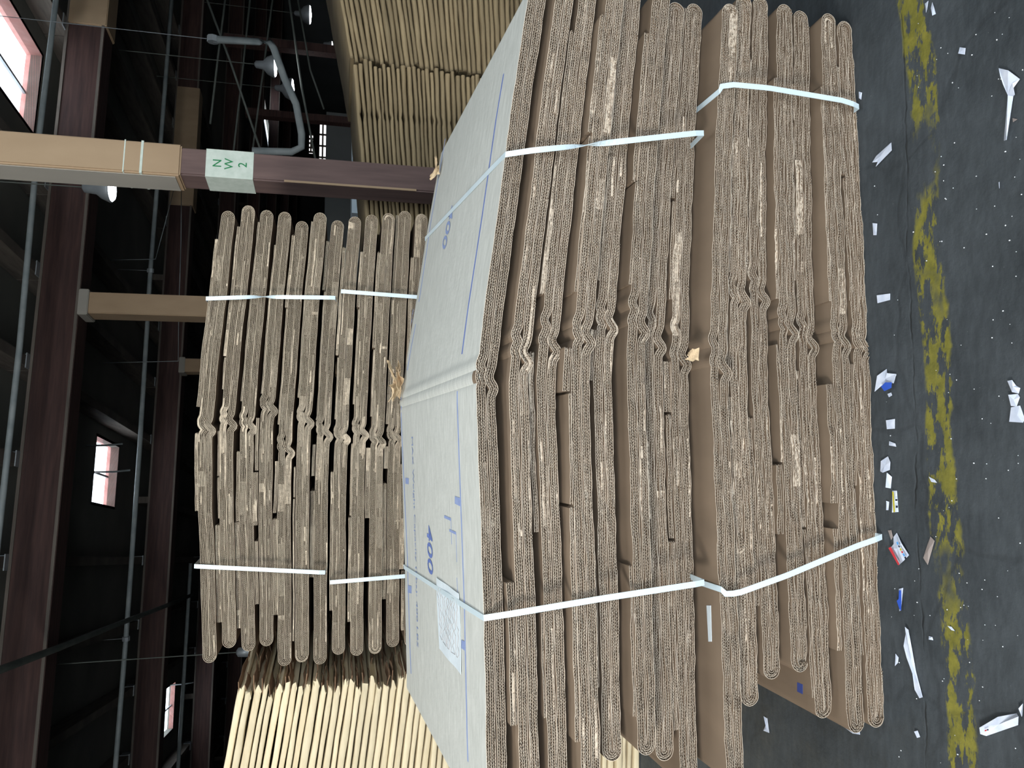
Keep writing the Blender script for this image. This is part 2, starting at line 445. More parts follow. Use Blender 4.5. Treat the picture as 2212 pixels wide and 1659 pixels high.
RX = Matrix.Rotation(PI/2, 4, 'X')
for ch, x in (('N', 475), ('W', 500), ('2', 529)):
    text_obj(ch, .062, 'letter', M['greenink'], lb, Matrix.Translation((.0, -.0805, zl(x))) @ RX, bold=0.)
# rust stain strip on the post's near edge
m = MB(); m.box((-.073, -.0785, 1.25), (.012, .004, .7)); m.build('scuffed_edge', M['wrap'], P1)

post(300, 664, 8.95, .24, .24, [('shaft', M['wrap'], 0, ZB0, 0, None), ('capital', M['wrapgrey'], ZB0-.1, ZB0, .05, None)],
     'short looking tan post rising behind the rear carton stack to the first beam')
post(405, 792, 14.1, .24, .24, [('shaft', M['wrap'], 0, ZB0, 0, None), ('capital', M['wrapgrey'], ZB0-.1, ZB0, .04, None)],
     'small distant tan post just above the top of the rear stack')
post(720, 112, 13.5, .16, .16, [('shaft', M['maroon'], 0, 3.3, 0, None)], 'far dark brown post above the tallest right background stack')
post(735, 262, 16.5, .16, .16, [('shaft', M['maroon'], 0, 3.3, 0, None)], 'far dark brown post above the wrapped pallet')


def pipe(name, pts, r, m, lab, cat='pipe', clamp=None):
    o = empty(name, pts[0], label=lab, cat=cat)
    q = [tuple(np.array(p)-np.array(pts[0])) for p in pts]
    t = MB(); t.tube(q, r); t.build('run', m, o, smooth=True)
    if clamp:
        for i in clamp:
            p = np.array(q[i]); c = MB(); c.tube([p-[.03, 0, 0], p+[.03, .0, 0]], r*1.5); c.tube([p, p+[0, 0, ZD-pts[i][2]]], .0035, 5); c.build('hanger', M['steel'], o)
    return o


def gl(a0, a1, b, z, n=7): return [tuple(g2w(a0+(a1-a0)*i/(n-1), b+.03*math.sin(i*1.7), z+.012*math.cos(i*2.1))) for i in range(n)]


_, b_ = w2g(on_z(55, 600, 4.2)); pipe('sprinkler_pipe', gl(-8, 8, b_, 4.2, 9), .028, M['pipe'], 'long straight grey pipe nearest the camera, before the first beam', clamp=(2, 4, 6))
_, b_ = w2g(on_z(312, 800, 4.2)); pipe('sprinkler_pipe', gl(-12, 10, b_, 4.2, 9), .034, M['pipe'], 'long straight grey pipe crossing under the skylight bay', clamp=(2, 4, 6))
_, b_ = w2g(on_z(395, 1500, 4.2)); pipe('sprinkler_pipe', gl(-16, 0, b_, 4.2, 9), .035, M['pipe'], 'farther grey pipe beside the left skylight', clamp=(2, 5))
pipe('drain_pipe', [tuple(on_z(x, y, 4.0)) for x, y in ((-120, 1490), (0, 1447), (120, 1402), (250, 1350), (360, 1308), (415, 1285))], .035, M['darkpipe'], 'thick dark pipe running diagonally into the shed at left')
pipe('heater_tube', [tuple(on_y(x, y, 8.0)) for x, y in ((460, 85), (560, 90), (583, 92), (592, 105), (615, 170), (640, 225), (652, 290), (651, 318), (630, 328), (545, 326))], .038, M['pipe'], 'grey angular vent tube hanging beside the dome lamps', clamp=(0,))
for (pts, Y, lab) in ((((440, -20), (500, 140), (568, 340)), 11, 'thin diagonal rod crossing behind the vent tube'),
                      (((489, -20), (470, 130), (454, 268)), 12, 'thin pipe rising towards the shed roof at far right'),
                      (((541, -10), (520, 190), (503, 340)), 12.5, 'second thin pipe from the far right under the roof'),
                      (((590, -10), (565, 180), (545, 330)), 13, 'third thin pipe from the far right under the roof'),
                      (((622, -20), (652, 190), (688, 380)), 11, 'thin rod slanting down to the wrapped pallet'),
                      (((640, -20), (670, 150), (700, 236)), 13, 'short thin rod slanting between the lamps')):
    pipe('roof_rod', [tuple(on_y(x, y, Y)) for x, y in pts], .016, M['darkpipe'], lab, 'rod')
for pts, Y, lab in ((((392, 395), (391, 520), (386, 680), (385, 780)), 12.0, 'thin wire drooping above the rear stack'),
                    (((378, 400), (352, 500), (336, 560)), 12.0, 'thin slanting wire tied to the pipe')):
    q = [on_y(x, y, Y) for x, y in pts]
    pipe('wire', [tuple(q[0]+[.05, 0, ZD-q[0][2]])]+[tuple(v) for v in q]+[tuple(q[-1]+[-.05, 0, ZD-q[-1][2]])], .006, M['pipe'], lab, 'wire')
for (x, y, lab) in ((245, 962, 'short rod hanging beside the square skylight'), (262, 1019, 'short rod hanging past the skylight corner'), (405, 1477, 'short bright rod by the left skylight')):
    p = on_z(x, y, 4.4); pipe('hanger_rod', [tuple(p+[0, 0, .35]), tuple(p+[0, 0, .1]), tuple(p+[0.02, 0, -.12])], .014, M['pipe'], lab, 'rod')


def lamp(px_, py_, Y, r, lab, dome=True, tilt=0.):
    p = on_y(px_, py_, Y); o = empty('dome_lamp', (p[0], p[1], p[2]), label=lab, cat='lamp'); o.rotation_euler = (tilt, 0, 0)
    s = MB(); s.lathe([(.02, .9*r+.12), (.05, .9*r+.1), (.06, .9*r), (r*.75, .55*r), (r, 0), (r*.97, -.01)], (0, 0, 0)); s.build('lamp_shade', M['steel'], o, smooth=True)
    s = MB(); s.lathe([(r*.9, -.012), (r*.8, -.05*r-.02), (.01, -.09*r-.03)], (0, 0, 0)); s.build('bulb_lens', M['lampglow'], o)
    s = MB(); s.tube([(0, 0, .9*r+.1), (0, 0, max(.3, ZD-p[2]))], .006, 5); s.build('hanger', M['darkpipe'], o)


lamp(238, 408, 7.6, .13, 'bright lamp glowing just left of the wrapped post')
lamp(630, 193, 14, .2, 'glowing dome lamp, largest of the far ones, beside the vent tube')
lamp(592, 143, 11, .16, 'grey dome lamp hanging in the bend of the vent tube')
lamp(668, 32, 16, .2, 'distant dome lamp at the edge of the photo')
lamp(716, 97, 20, .1, 'smallest distant lamp above the right background stacks')
lamp(1000-455, 1407, 9.0, .06, 'tiny bright lamp seen between the rear stack and the left stack')

# pale block wall, far windows
p0, p1 = on_y(735, 480, 22), on_y(735, 225, 22)
q = w2g(p0)[1]
shell_box('wall_inner', w2g(p0)[0]-2.0, w2g(p1)[0]+.2, q, q+.2, 0, 1.78, M['wallgrey'])
for i, (x0, x1, y0, y1) in enumerate(((690, 704, 262, 372), (668, 676, 290, 332))):
    c = on_y((x0+x1)/2, (y0+y1)/2, 23.8); s = 23.8/1600
    a, b = w2g(c); m = MB(); m.box((a, b, c[2]), ((y1-y0)*s, .05, (x1-x0)*s*.9)); o = tag(m.build('window_%d' % (5+i), M['panelit'], rz=TH), kind='structure')
    m = MB()
    for k in range(5): m.box((a+(k-2)*(y1-y0)*s/4.2, b-.04, c[2]), (.05, .04, (x1-x0)*s)); 
    m.box((a, b-.04, c[2]), ((y1-y0)*s, .04, .05)); m.build('window_frame', M['joist'], o)

# ------------------------------------------------------------------ corrugated cartons
LAM = .0070


def smooth_noise(rng, s, wl, amp):
    k = rng.uniform(0, 2*PI, 4)
    return amp*(np.sin(s*2*PI/wl+k[0])*.5+np.sin(s*2*PI/wl*1.93+k[1])*.3+np.sin(s*2*PI/wl*3.7+k[2])*.2)


def strip(P, Nn, o0, o1, y0, y1, closed, back=True):
    n = len(P)
    o0 = np.broadcast_to(o0, n)[:, None]; o1 = np.broadcast_to(o1, n)[:, None]
    y0 = np.broadcast_to(y0, n); y1 = np.broadcast_to(y1, n)
    A = P+Nn*o0; B = P+Nn*o1
    V = np.empty((n, 4, 3))
    V[:, 0] = np.stack([A[:, 0], y0, A[:, 1]], 1); V[:, 1] = np.stack([B[:, 0], y0, B[:, 1]], 1)
    V[:, 2] = np.stack([B[:, 0], y1, B[:, 1]], 1); V[:, 3] = np.stack([A[:, 0], y1, A[:, 1]], 1)
    i = np.arange(n if closed else n-1); j = (i+1) % n
    Q = []
    for a, b in ((0, 1), (1, 2), (3, 0)) + (((2, 3),) if back else ()):
        Q.append(np.stack([i*4+a, i*4+b, j*4+b, j*4+a], 1))
    if not closed:
        Q.append(np.array([[3, 2, 1, 0]])); e = (n-1)*4; Q.append(np.array([[e, e+1, e+2, e+3]]))
    return V.reshape(-1, 3), np.concatenate(Q)


def board(path, w, plies, rng, yf, depth, closed, ds, R=.011, crush=.25, detail=True):
    """a corrugated board along a path in (s,z), its cut edge facing -y with real flutes, running back to depth"""
    path = np.asarray(path); 
    if closed: path = np.vstack([path, path[:1]])
    L = np.concatenate([[0], np.cumsum(np.hypot(*np.diff(path, axis=0).T))])
    n = max(8, int(L[-1]/ds)); n = (n//4)*4
    t = np.linspace(0, L[-1], n, endpoint=not closed)
    P = np.stack([np.interp(t, L, path[:, 0]), np.interp(t, L, path[:, 1])], 1)
    if closed: T = np.roll(P, -2, 0)-np.roll(P, 2, 0)
    else: T = np.gradient(P, axis=0)
    T /= np.linalg.norm(T, axis=1)[:, None]+1e-9
    Nn = np.stack([-T[:, 1], T[:, 0]], 1)
    Yf = yf(P[:, 0])+smooth_noise(rng, t, .35, .0025)+smooth_noise(rng, t, .06, .0012)
    # crushed stretches where the flutes are closed up: some through all plies, some in single plies
    near = np.where(np.abs(P[:, 0]+.24) < .09)[0]
    if not len(near): near = np.arange(n)

    def zones(share):
        cr = np.zeros(n); tot = 0
        while tot < share*L[-1]:
            c = rng.uniform(0, L[-1])
            if rng.uniform() < .35: c = t[int(rng.choice(near))]
            wd = rng.choice([.006, .01, .02, .04, .08, .14, .22]); d = np.abs(t-c)
            cr = np.maximum(cr, np.clip((wd/2-d)/rng.uniform(.002, .02), 0, 1)*rng.uniform(.7, 1)); tot += wd
        return cr
    common = zones(crush*.45)
    VV, QQ, off = [], [], 0

    def add(v, q):
        nonlocal off
        VV.append(v); QQ.append(q+off); off += len(v)
    sub = slice(None, None, 3) if detail else slice(None)
    wn = smooth_noise(rng, t, .16, .0004)
    if not detail:
        add(*strip(P, Nn, -w/2+.0004, w/2-.0004, Yf, depth, closed))
    else:
        h = w/plies
        add(*strip(P[sub], Nn[sub], (-w/2+.0004), (w/2-.0004), (Yf+R)[sub], depth, closed))
        for k in range(plies):
            cr = np.maximum(common, zones(crush*.6))
            o = -w/2+k*h
            fy = Yf+R*(1-cr)**.6+cr*.0008+(cr > .3)*(smooth_noise(rng, t, .021, .0016)+rng.uniform(-.0008, .0008, n))
            add(*strip(P[sub], Nn[sub], o+.0003, o+h-.0003, fy[sub], (Yf+R)[sub]+.003, closed, back=False))
            lam = LAM*rng.uniform(.9, 1.1)
            a = (h/2-.0009)*np.sin(2*PI*t/lam+rng.uniform(0, 6)+smooth_noise(rng, t, .3, .8)+smooth_noise(rng, t, .05, .5))
            jit = smooth_noise(rng, t, .13, .004)+rng.uniform(0, .003)+rng.uniform(-.0012, .0012, n)
            add(*strip(P, Nn, o+h/2+a-.0004, o+h/2+a+.0004, Yf+jit, Yf+R+.002, closed, back=False))
        for k in range(plies+1):
            o = -w/2+k*h
            jit = smooth_noise(rng, t, .2, .0028)[sub]+rng.uniform(-.0015, .0015)
            th = .0008 if 0 < k < plies else .0011
            oo = o if 0 < k < plies else (o+th/2*(1 if k == 0 else -1))
            dd = wn[sub] if 0 < k < plies else 0*wn[sub]
            add(*strip(P[sub], Nn[sub], oo+dd-th/2, oo+dd+th/2, Yf[sub]+jit, Yf[sub]+R+.002, closed, back=False))
    return np.vstack(VV), np.vstack(QQ)


def interp_f(xs, ys): return lambda s: np.interp(s, xs, ys)


def kink(s, sc, A, wd=.013): return -A*np.exp(-((s-sc)/wd)**2)+A*.55*np.exp(-((s-sc-.03)/.014)**2)


ROOTS = []


def cut_index(V, Q, top=False):
    """0: freshly cut edge facing the front, 1: board face and flute walls in shade-darkened kraft, 2: face of the outer printed side"""
    a, b, c = V[Q[:, 0]], V[Q[:, 1]], V[Q[:, 2]]; d = V[Q[:, 3]]
    nn = np.cross(c-a, d-b); nn /= np.linalg.norm(nn, axis=1)[:, None]+1e-12
    idx = (np.abs(nn[:, 1]) < .6).astype(np.int32)
    if top: idx[V[Q][:, :, 1].mean(1) > .2] = 2
    return idx


def carton(frame, zlo, T, sL, sR, sct, scb, yoff, depth, rng, label, group, w=.0205, ds=LAM/6, zs=0., detail=True, A=.011, flaps=(), mt=None,
           crush=.25, slit=0., plies=4, wob=.0009, topmat=None, fm=None, name='flattened_carton'):
    """frame=(x0,y0,yaw). zlo(s): underside. The carton is one board folded flat on itself, with loose inner flaps lying on it."""
    x0, y0, yaw = frame
    mid = (sL+sR)/2; z0 = float(zlo(mid))
    c, sn = math.cos(yaw), math.sin(yaw)
    r = empty(name, (x0+c*mid-sn*yoff, y0+sn*mid+c*yoff, z0), yaw, label=label, cat='cardboard carton', group=group)
    r_ = T/2-w/2
    sp = np.arange(sL+r_+w/2, sR-r_-w/2, .004)
    wb_ = smooth_noise(rng, sp, .5, wob)
    wt_ = smooth_noise(rng, sp, .45, wob) if topmat is None else 0*sp
    env = np.clip((sp-sp[0])/.12, 0, 1)*np.clip((sp[-1]-sp)/.12, 0, 1)
    if slit:
        ctr = slit*np.exp(-((sp-(sL+.35*(sR-sL) if rng.uniform() < .5 else sL+.7*(sR-sL)))/.25)**2)
    else: ctr = 0*sp
    zb = zlo(sp)+w/2+kink(sp, scb, A)+wb_*env
    zt = zlo(sp)+T-w/2+kink(sp, sct, A)+wt_*env
    zt = np.maximum(zt, zb+w+.0005)
    def bulge(zc, side):
        a = np.linspace(-PI/2, PI/2, 14)[1:-1]
        ra = (zt[-1]-zb[-1])/2 if side > 0 else (zt[0]-zb[0])/2
        cz = (zt[-1]+zb[-1])/2 if side > 0 else (zt[0]+zb[0])/2
        return [((sp[-1] if side > 0 else sp[0])+side*math.cos(q)*ra*1.15, cz+math.sin(q)*ra) for q in (a if side > 0 else a[::-1])]
    path = list(zip(sp, zb))+bulge(0, 1)+list(zip(sp[::-1], zt[::-1]))+bulge(0, -1)
    yf = lambda s: smooth_y(s)
    ph = rng.uniform(0, 6)
    smooth_y = lambda s: .003*np.sin(s*3+ph)
    V, Q = board(path, w, plies, rng, yf, depth-yoff, True, ds, crush=crush, detail=detail, R=.028)
    if zs: V[:, 2] += V[:, 2]*zs*np.clip(V[:, 1]+yoff, 0, None)
    V -= np.array([mid, 0, z0])
    me = np_mesh('folded_wall', V, Q, mt or M['kraft'])
    if detail:
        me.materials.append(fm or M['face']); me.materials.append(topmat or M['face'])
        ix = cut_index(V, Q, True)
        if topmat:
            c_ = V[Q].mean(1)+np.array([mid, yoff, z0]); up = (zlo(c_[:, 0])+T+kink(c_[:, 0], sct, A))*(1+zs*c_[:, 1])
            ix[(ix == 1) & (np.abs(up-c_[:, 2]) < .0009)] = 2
        me.polygons.foreach_set('material_index', ix)
    link('folded_wall', me, r); ROOTS.append((r, mid, z0, yoff))
    for (fa, fb, pl, extra, side, slt) in flaps:
        fa, fb = max(fa, sL+.03), min(fb, sR-.01)
        if fb-fa < .05: continue
        sq = np.arange(fa, fb, .004); wf = .0054*pl
        zc = zlo(sq)+T+wf/2+.0006+slt+kink(sq, sct, A)+np.interp(sq, sp, wt_*env)*1.0
        lift = extra*np.clip((sq-(fb-.2))/.2, 0, 1)**2 if side > 0 else extra*np.clip((fa+.2-sq)/.2, 0, 1)**2
        yq = rng.uniform(-.004, .006)
        V, Q = board(np.stack([sq, zc+lift], 1), wf, pl, rng, lambda s: smooth_y(s)+yq, depth-yoff-.05, False, ds, crush=crush*1.4, detail=detail, R=.026)
        if zs: V[:, 2] += V[:, 2]*zs*np.clip(V[:, 1]+yoff, 0, None)
        V -= np.array([mid, 0, z0])
        me = np_mesh('flap', V, Q, mt or M['kraft'])
        if detail: me.materials.append(fm or M['face']); me.polygons.foreach_set('material_index', cut_index(V, Q))
        link('flap', me, r)
    return r


# front stack -----------------------------------------------------------------
FY, FM = 1.595, .085
FYAW = math.atan(FM); FR = (0., FY, FYAW)
fc, fs = math.cos(FYAW), math.sin(FYAW)


def f_loc(p):   # world -> front stack frame (s, y, z)
    dx, dy = p[0], p[1]-FY
    return np.array([dx*fc+dy*fs, -dx*fs+dy*fc, p[2]])
def f_wor(p): return Vector((p[0]*fc-p[1]*fs, FY+p[0]*fs+p[1]*fc, p[2]))
def on_face(x, y, yl=0.):
    return f_loc(on_y(x, y, FY+yl, FM))
def sx(x, y, yl=0.): return float(on_face(x, y, yl)[0])


def fz(pts, yl=0.):
    q = [on_face(x, y, yl) for x, y in pts]; q.sort(key=lambda v: v[0]); return interp_f([v[0] for v in q], [v[2] for v in q])


z_top = fz([(1058, 1750), (1055, 1659), (1048, 1335), (1036, 1000), (1030, 822), (1052, 640), (1083, 420), (1112, 200), (1143, 0), (1160, -110)], .038)
z_mid = fz([(1545, 1750), (1540, 1659), (1530, 1260), (1522, 1000), (1516, 770), (1524, 500), (1532, 290), (1548, 20), (1556, -110)])
ZS = .078; ZL = .135; DEP = 1.10
z_low = lambda s: z_mid(s)-np.interp(s, [-.9, .1, .9], [.032, .022, .014])   # top of the lower bundle at its front edge
rs = lambda k: np.random.default_rng(k)
TF = .0435
up_y = [.072, .06, .012, .042, .004, .032, .018, .038]
up_k = [(731, 790), (702, 753), (680, 720), (692, 713), (724, 740), (717, 760), (750, 785), (815, 840)]
up_x = [1505, 1480, 1410, 1330, 1235, 1185, 1115, 1045]
up_L = [(1530, 1700), (1489, 1635), (1431, 1625), (1355, 1640), (1300, 1720), (1220, 1735), (1130, 1750), (1055, 1835)]
up_R = [8, 10, -30, -40, -70, -60, -80, -60]
lo_y = [.018, .008, .04, .026, .044, .03, 0.]
lo_k = [(746, 760), (731, 750), (717, 753), (702, 724), (616, 652), (641, 655), (760, 807)]
lo_x = [1890, 1840, 1790, 1745, 1690, 1640, 1560]
lo_L = [(1925, 1568), (1890, 1578), (1830, 1545), (1760, 1448), (1705, 1462), (1655, 1522), (1610, 1690)]
lo_R = [52, 36, 30, 14, 0, -6, 8]
NU, NL = 8, 7


def flapset(rng, sL, sR, sc, last=False):
    """(from, to, plies, lift of the free end, side, slit under it): torn flap layers, in several lengths left of the crease"""
    out = []; a = sL+rng.uniform(.02, .2)
    while a < sc-.12:
        b = min(a+rng.uniform(.12, .6), sc-rng.uniform(.015, .06))
        if rng.uniform() < .82: out.append((a, b, int(rng.integers(1, 4)), rng.choice([0, 0, .004]), rng.choice([-1, 1]), rng.choice([0, .001, .003, .004])))
        a = b+rng.choice([.002, .004, .02, .06])
    a = sc+rng.uniform(.03, .16)
    if rng.uniform() < .85:
        b = sR-rng.uniform(.0, .22); m = rng.uniform(a+.1, b-.1)
        if rng.uniform() < .5: out.append((a, b, int(rng.integers(1, 3)), 0, 1, rng.choice([0, .002])))
        else: out += [(a, m, 1, 0, 1, 0), (m+.004, b, 2, rng.choice([0, .003]), 1, rng.choice([0, .003]))]
    return out


def stack_level(zb, zt, k, n): return lambda s: zb(s)+(zt(s)-zb(s))*k/n


zero = lambda s: 0*np.asarray(s, dtype=float)
for k in range(NL):
    rng = rs(100+k)
    zl_ = (lambda f: (lambda s: (z_low(s)-TF)*f))(k/(NL-1)); x = lo_x[k]; yl = lo_y[k]
    sL, sR = sx(*lo_L[k], yl), sx(x, lo_R[k], yl)
    st, sb = sx(x, lo_k[k][0], yl), sx(x, lo_k[k][1], yl)
    i = NL-1-k
    carton(FR, zl_, TF, sL, sR, st, sb, yl, DEP, rng,
           'flattened brown corrugated carton, %s in the lower strapped bundle of the front stack' % ORD[i], 'cartons of the lower front bundle',
           zs=ZL, flaps=flapset(rng, sL, sR, st) if k < NL-1 else (), slit=.0, crush=.75 if k in (4, 5) else .5)
TOPC = None
for k in range(NU):
    rng = rs(200+k)
    f0 = k/NU
    zl_ = (lambda f: (lambda s: z_mid(s)+(z_top(s)-z_mid(s)-TF)*f))(k/(NU-1))
    x = up_x[k]; yl = up_y[k]; sL, sR = sx(*up_L[k], yl), sx(x, up_R[k], yl)
    st, sb = sx(x, up_k[k][0], yl), sx(x, up_k[k][1], yl)
    i = NU-1-k
    lab = 'flattened brown corrugated carton, %s in the upper strapped bundle of the front stack' % ORD[i]
    if k == NU-1: lab = 'topmost flattened carton of the front stack, grey sky-toned face printed with blue 400 markings'
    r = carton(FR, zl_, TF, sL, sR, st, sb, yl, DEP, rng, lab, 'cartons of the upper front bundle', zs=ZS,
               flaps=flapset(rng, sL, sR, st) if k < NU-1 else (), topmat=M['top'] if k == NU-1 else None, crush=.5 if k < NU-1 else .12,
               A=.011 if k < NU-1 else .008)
    if k == NU-1: TOPC = (r, (sL+sR)/2, float(zl_((sL+sR)/2)), st)

# writing and marks on the top face -------------------------------------------
tr, tmid, tz0, tsc = TOPC; TY = up_y[-1]


def top_z(s, y): return (float(z_top(s))+float(kink(np.array([s]), tsc, .008)[0]))*(1+ZS*max(y, 0))
def on_top(x, y):
    d = ray(x, y)/FPX; lo, hi = .8, 6.
    for _ in range(40):
        t = (lo+hi)/2; p = f_loc(CAM+d*t)
        if p[2] > top_z(p[0], p[1]): lo = t
        else: hi = t
    return np.array([p[0], p[1], top_z(p[0], p[1])])


def print_strip(pa, pb, wpx, m, n=14, name='printed_line', parent=tr, zoff=.0006):
    """ink line from pixel pa to pb lying on the carton face"""
    a, b = on_top(*pa), on_top(*pb); d = b[:2]-a[:2]; L = np.hypot(*d); nn = np.array([-d[1], d[0]])/L*wpx/2
    g = []
    for i in range(n+1):
        c = a[:2]+d*i/n
        g.append([(q[0]-tmid, q[1]-TY, top_z(q[0], q[1])-tz0+zoff) for q in (c+nn, c-nn)])
    return MB().sheet(g, .0004).build(name, m, parent)


def print_quad(px4, m, name='printed_block', parent=tr, zoff=.0007, n=4):
    c = [on_top(*p)[:2] for p in px4]; g = []
    for i in range(n+1):
        row = []
        for j in range(n+1):
            u, v = i/n, j/n
            q = (c[0]*(1-u)+c[1]*u)*(1-v)+(c[3]*(1-u)+c[2]*u)*v
            row.append((q[0]-tmid, q[1]-TY, top_z(q[0], q[1])-tz0+zoff))
        g.append(row)
    return MB().sheet(g, .0004).build(name, m, parent)


print_strip((988, 845), (1011, 1645), .0085, M['ink'], 30)
print_strip((866, 858), (888, 1455), .012, M['ink'], 24)
print_strip((1088, 160), (998, 765), .009, M['inkdeep'], 24)
print_strip((962, 300), (905, 652), .011, M['ink'], 16)
print_strip((898, 700), (880, 800), .011, M['ink'], 8)
print_quad(((983, 1072), (995, 1076), (995, 1094), (983, 1088)), M['ink'])
print_quad(((997, 1382), (1005, 1386), (1005, 1406), (997, 1400)), M['ink'])
print_quad(((876, 1032), (883, 1033), (883, 1046), (876, 1045)), M['ink'])
print_quad(((881, 1264), (889, 1266), (889, 1282), (881, 1280)), M['ink'])
print_quad(((960, 1113), (974, 1119), (974, 1125), (960, 1119)), M['ink'])
print_strip((974, 1120), (976, 1176), .0022, M['ink'], 4)
print_quad(((971, 1143), (985, 1149), (985, 1155), (971, 1148)), M['ink'])
print_strip((985, 1150), (987, 1214), .0022, M['ink'], 4)
print_strip((987, 1248), (989, 1282), .0022, M['ink'], 3)


def top_text(s, pa, pb, hx, m, name='printed_text', bold=0.):
    """text reading from pixel pa to pb (its baseline direction), capital height hx metres, lying on the face"""
    a, b = on_top(*pa), on_top(*pb); d = b[:2]-a[:2]; L = np.hypot(*d); ang = math.atan2(d[1], d[0])
    cu = bpy.data.curves.new(name, 'FONT'); cu.body = s; cu.size = 1; cu.align_x = 'CENTER'; cu.align_y = 'CENTER'; cu.offset = bold; cu.resolution_u = 3
    t = bpy.data.objects.new('tmp', cu); COL.objects.link(t); dg = bpy.context.evaluated_depsgraph_get(); dg.update()
    me = bpy.data.meshes.new_from_object(t.evaluated_get(dg)); bpy.data.objects.remove(t)
    co = np.array([v.co[:] for v in me.vertices]); wid = np.ptp(co[:, 0]); hgt = np.ptp(co[:, 1])
    co[:, 0] -= (co[:, 0].min()+co[:, 0].max())/2; co[:, 1] -= (co[:, 1].min()+co[:, 1].max())/2
    cx, cy = (a[:2]+b[:2])/2
    for v, q in zip(me.vertices, co):
        x_, y_ = q[0]*L/wid, q[1]*hx/hgt
        X, Y = cx+x_*math.cos(ang)-y_*math.sin(ang), cy+x_*math.sin(ang)+y_*math.cos(ang)
        v.co = (X-tmid, Y-TY, top_z(X, Y)-tz0+.0008)
    me.materials.clear(); me.materials.append(m)
    return link(name, me, tr)


top_text('400', (928, 1136), (930, 1240), .080, M['inkdeep'], bold=.012)
top_text('400', (978, 444), (958, 538), .078, M['ink'], bold=.012)
top_text('MAX Weight Capacity (Lbs): 400 LBS', (890, 944), (902, 1397), .034, M['ink'])
top_text('400 LBS', (893, 668), (889, 700), .03, M['ink'])

# paper packing slip lying on the top face
pp = [on_top(*q) for q in ((944, 1247), (993, 1282), (998, 1457), (950, 1401))]
pm = sum(pp)/4; pw = f_wor(pm)
slip = empty('packing_slip', (pw[0], pw[1], pw[2]), FYAW, label='white scribbled paper slip under the left strap on the grey carton top', cat='paper')
g = []
for i in range(13):
    row = []
    for j in range(13):
        u, v = i/12, j/12; q = (pp[0]*(1-u)+pp[1]*u)*(1-v)+(pp[3]*(1-u)+pp[2]*u)*v
        row.append((q[0]-pm[0], q[1]-pm[1], top_z(q[0], q[1])-pm[2]+.0022+.0010*math.sin(9*u+4*v)+.006*max(0, v-.8)*max(0, u-.6)))
    g.append(row)
MB().sheet(g, .0006).build('sheet', M['paper'], slip)
rng = rs(5); wr = []
for k in range(150):    # one continuous pencil scribble: rows of small loops
    u, v = .1+.8*(k//15)/9, .12+.72*((k % 15)/14 if (k//15) % 2 == 0 else 1-(k % 15)/14)
    u += rng.uniform(-.03, .03)+.025*math.sin(k*2.4); v += rng.uniform(-.01, .01)
    q = (pp[0]*(1-u)+pp[1]*u)*(1-v)+(pp[3]*(1-u)+pp[2]*u)*v
    wr.append((q[0]-pm[0], q[1]-pm[1], top_z(q[0], q[1])-pm[2]+.0022+.0010*math.sin(9*u+4*v)+.0004))
MB().tube(wr, .00055, 4).build('pencil_scribble', M['taupe'], slip)


def crumple(name, c, size, seed, m, label, cat='scrap', yaw=0., nlay=3, parent=None):
    """torn, bent piece of board: several ragged curled plies"""
    rng = rs(seed)
    o = empty(name, c, yaw, label=label, cat=cat) if parent is None else parent
    mb = MB()
    for l in range(nlay):
        n = 8; a0 = rng.uniform(0, 2*PI); g = []
        ax = Vector((math.cos(a0), math.sin(a0), rng.uniform(.2, .9))).normalized(); bx = ax.cross(Vector((0, 0, 1))).normalized()
        up = ax.cross(bx)
        for i in range(n):
            row = []
            for j in range(5):
                u, v = i/(n-1)-.1, (j-2)/2
                rag = 1+.25*rng.uniform(-1, 1)*(1 if j in (0, 4) or i in (0, n-1) else .1)
                p = ax*(u*size[0]*rag)+bx*(v*size[1]*.5*rag*(1-.5*u))+up*(size[2]*(u*u*.6+.12*math.sin(7*u+3*v+l)))
                p += Vector((0, 0, l*.006+.012)); p.z = max(p.z, .002)
                row.append(tuple(p))
            g.append(row)
        mb.sheet(g, .0018)
    mb.build('torn_ply' if parent is None else name, m, o)
    return o


cp = on_top(866, 828); cw = f_wor((cp[0]-.01, DEP-.015, cp[2]))
crumple('torn_board', (cw[0], cw[1], cw[2]-.005), (.085, .10, .04), 3, M['torn'], 'crumpled torn corrugated scrap sticking up behind the crease of the grey top')
cp = on_top(953, 368); cw = f_wor(cp)
crumple('torn_board', (cw[0], cw[1], cw[2]), (.045, .045, .02), 8, M['torn'], 'small torn tuft of board on the right half of the grey top', nlay=2)
cp = on_face(1503, 768, .02); cw = f_wor(cp)
crumple('torn_board', (cw[0], cw[1]-.03, cw[2]), (.03, .03, .014), 12, M['torn'], 'small curled paper shred on the edge between the two front bundles', nlay=1)


# straps -----------------------------------------------------------------------
def ribbon(pts, nrm, w, th=.0012):
    mb = MB(); bm = mb.bm; rows = []
    P = [Vector(p) for p in pts]; Nn = [Vector(q).normalized() for q in nrm]
    for i, p in enumerate(P):
        t = (P[min(i+1, len(P)-1)]-P[max(i-1, 0)]).normalized(); sd = t.cross(Nn[i]).normalized()
        rows.append([bm.verts.new(p+sd*w/2+Nn[i]*th/2), bm.verts.new(p-sd*w/2+Nn[i]*th/2), bm.verts.new(p-sd*w/2-Nn[i]*th/2), bm.verts.new(p+sd*w/2-Nn[i]*th/2)])
    for i in range(len(rows)-1):
        for k in range(4): bm.faces.new((rows[i][k], rows[i][(k+1) % 4], rows[i+1][(k+1) % 4], rows[i+1][k]))
    bm.faces.new(rows[0]); bm.faces.new(rows[-1][::-1]); return mb


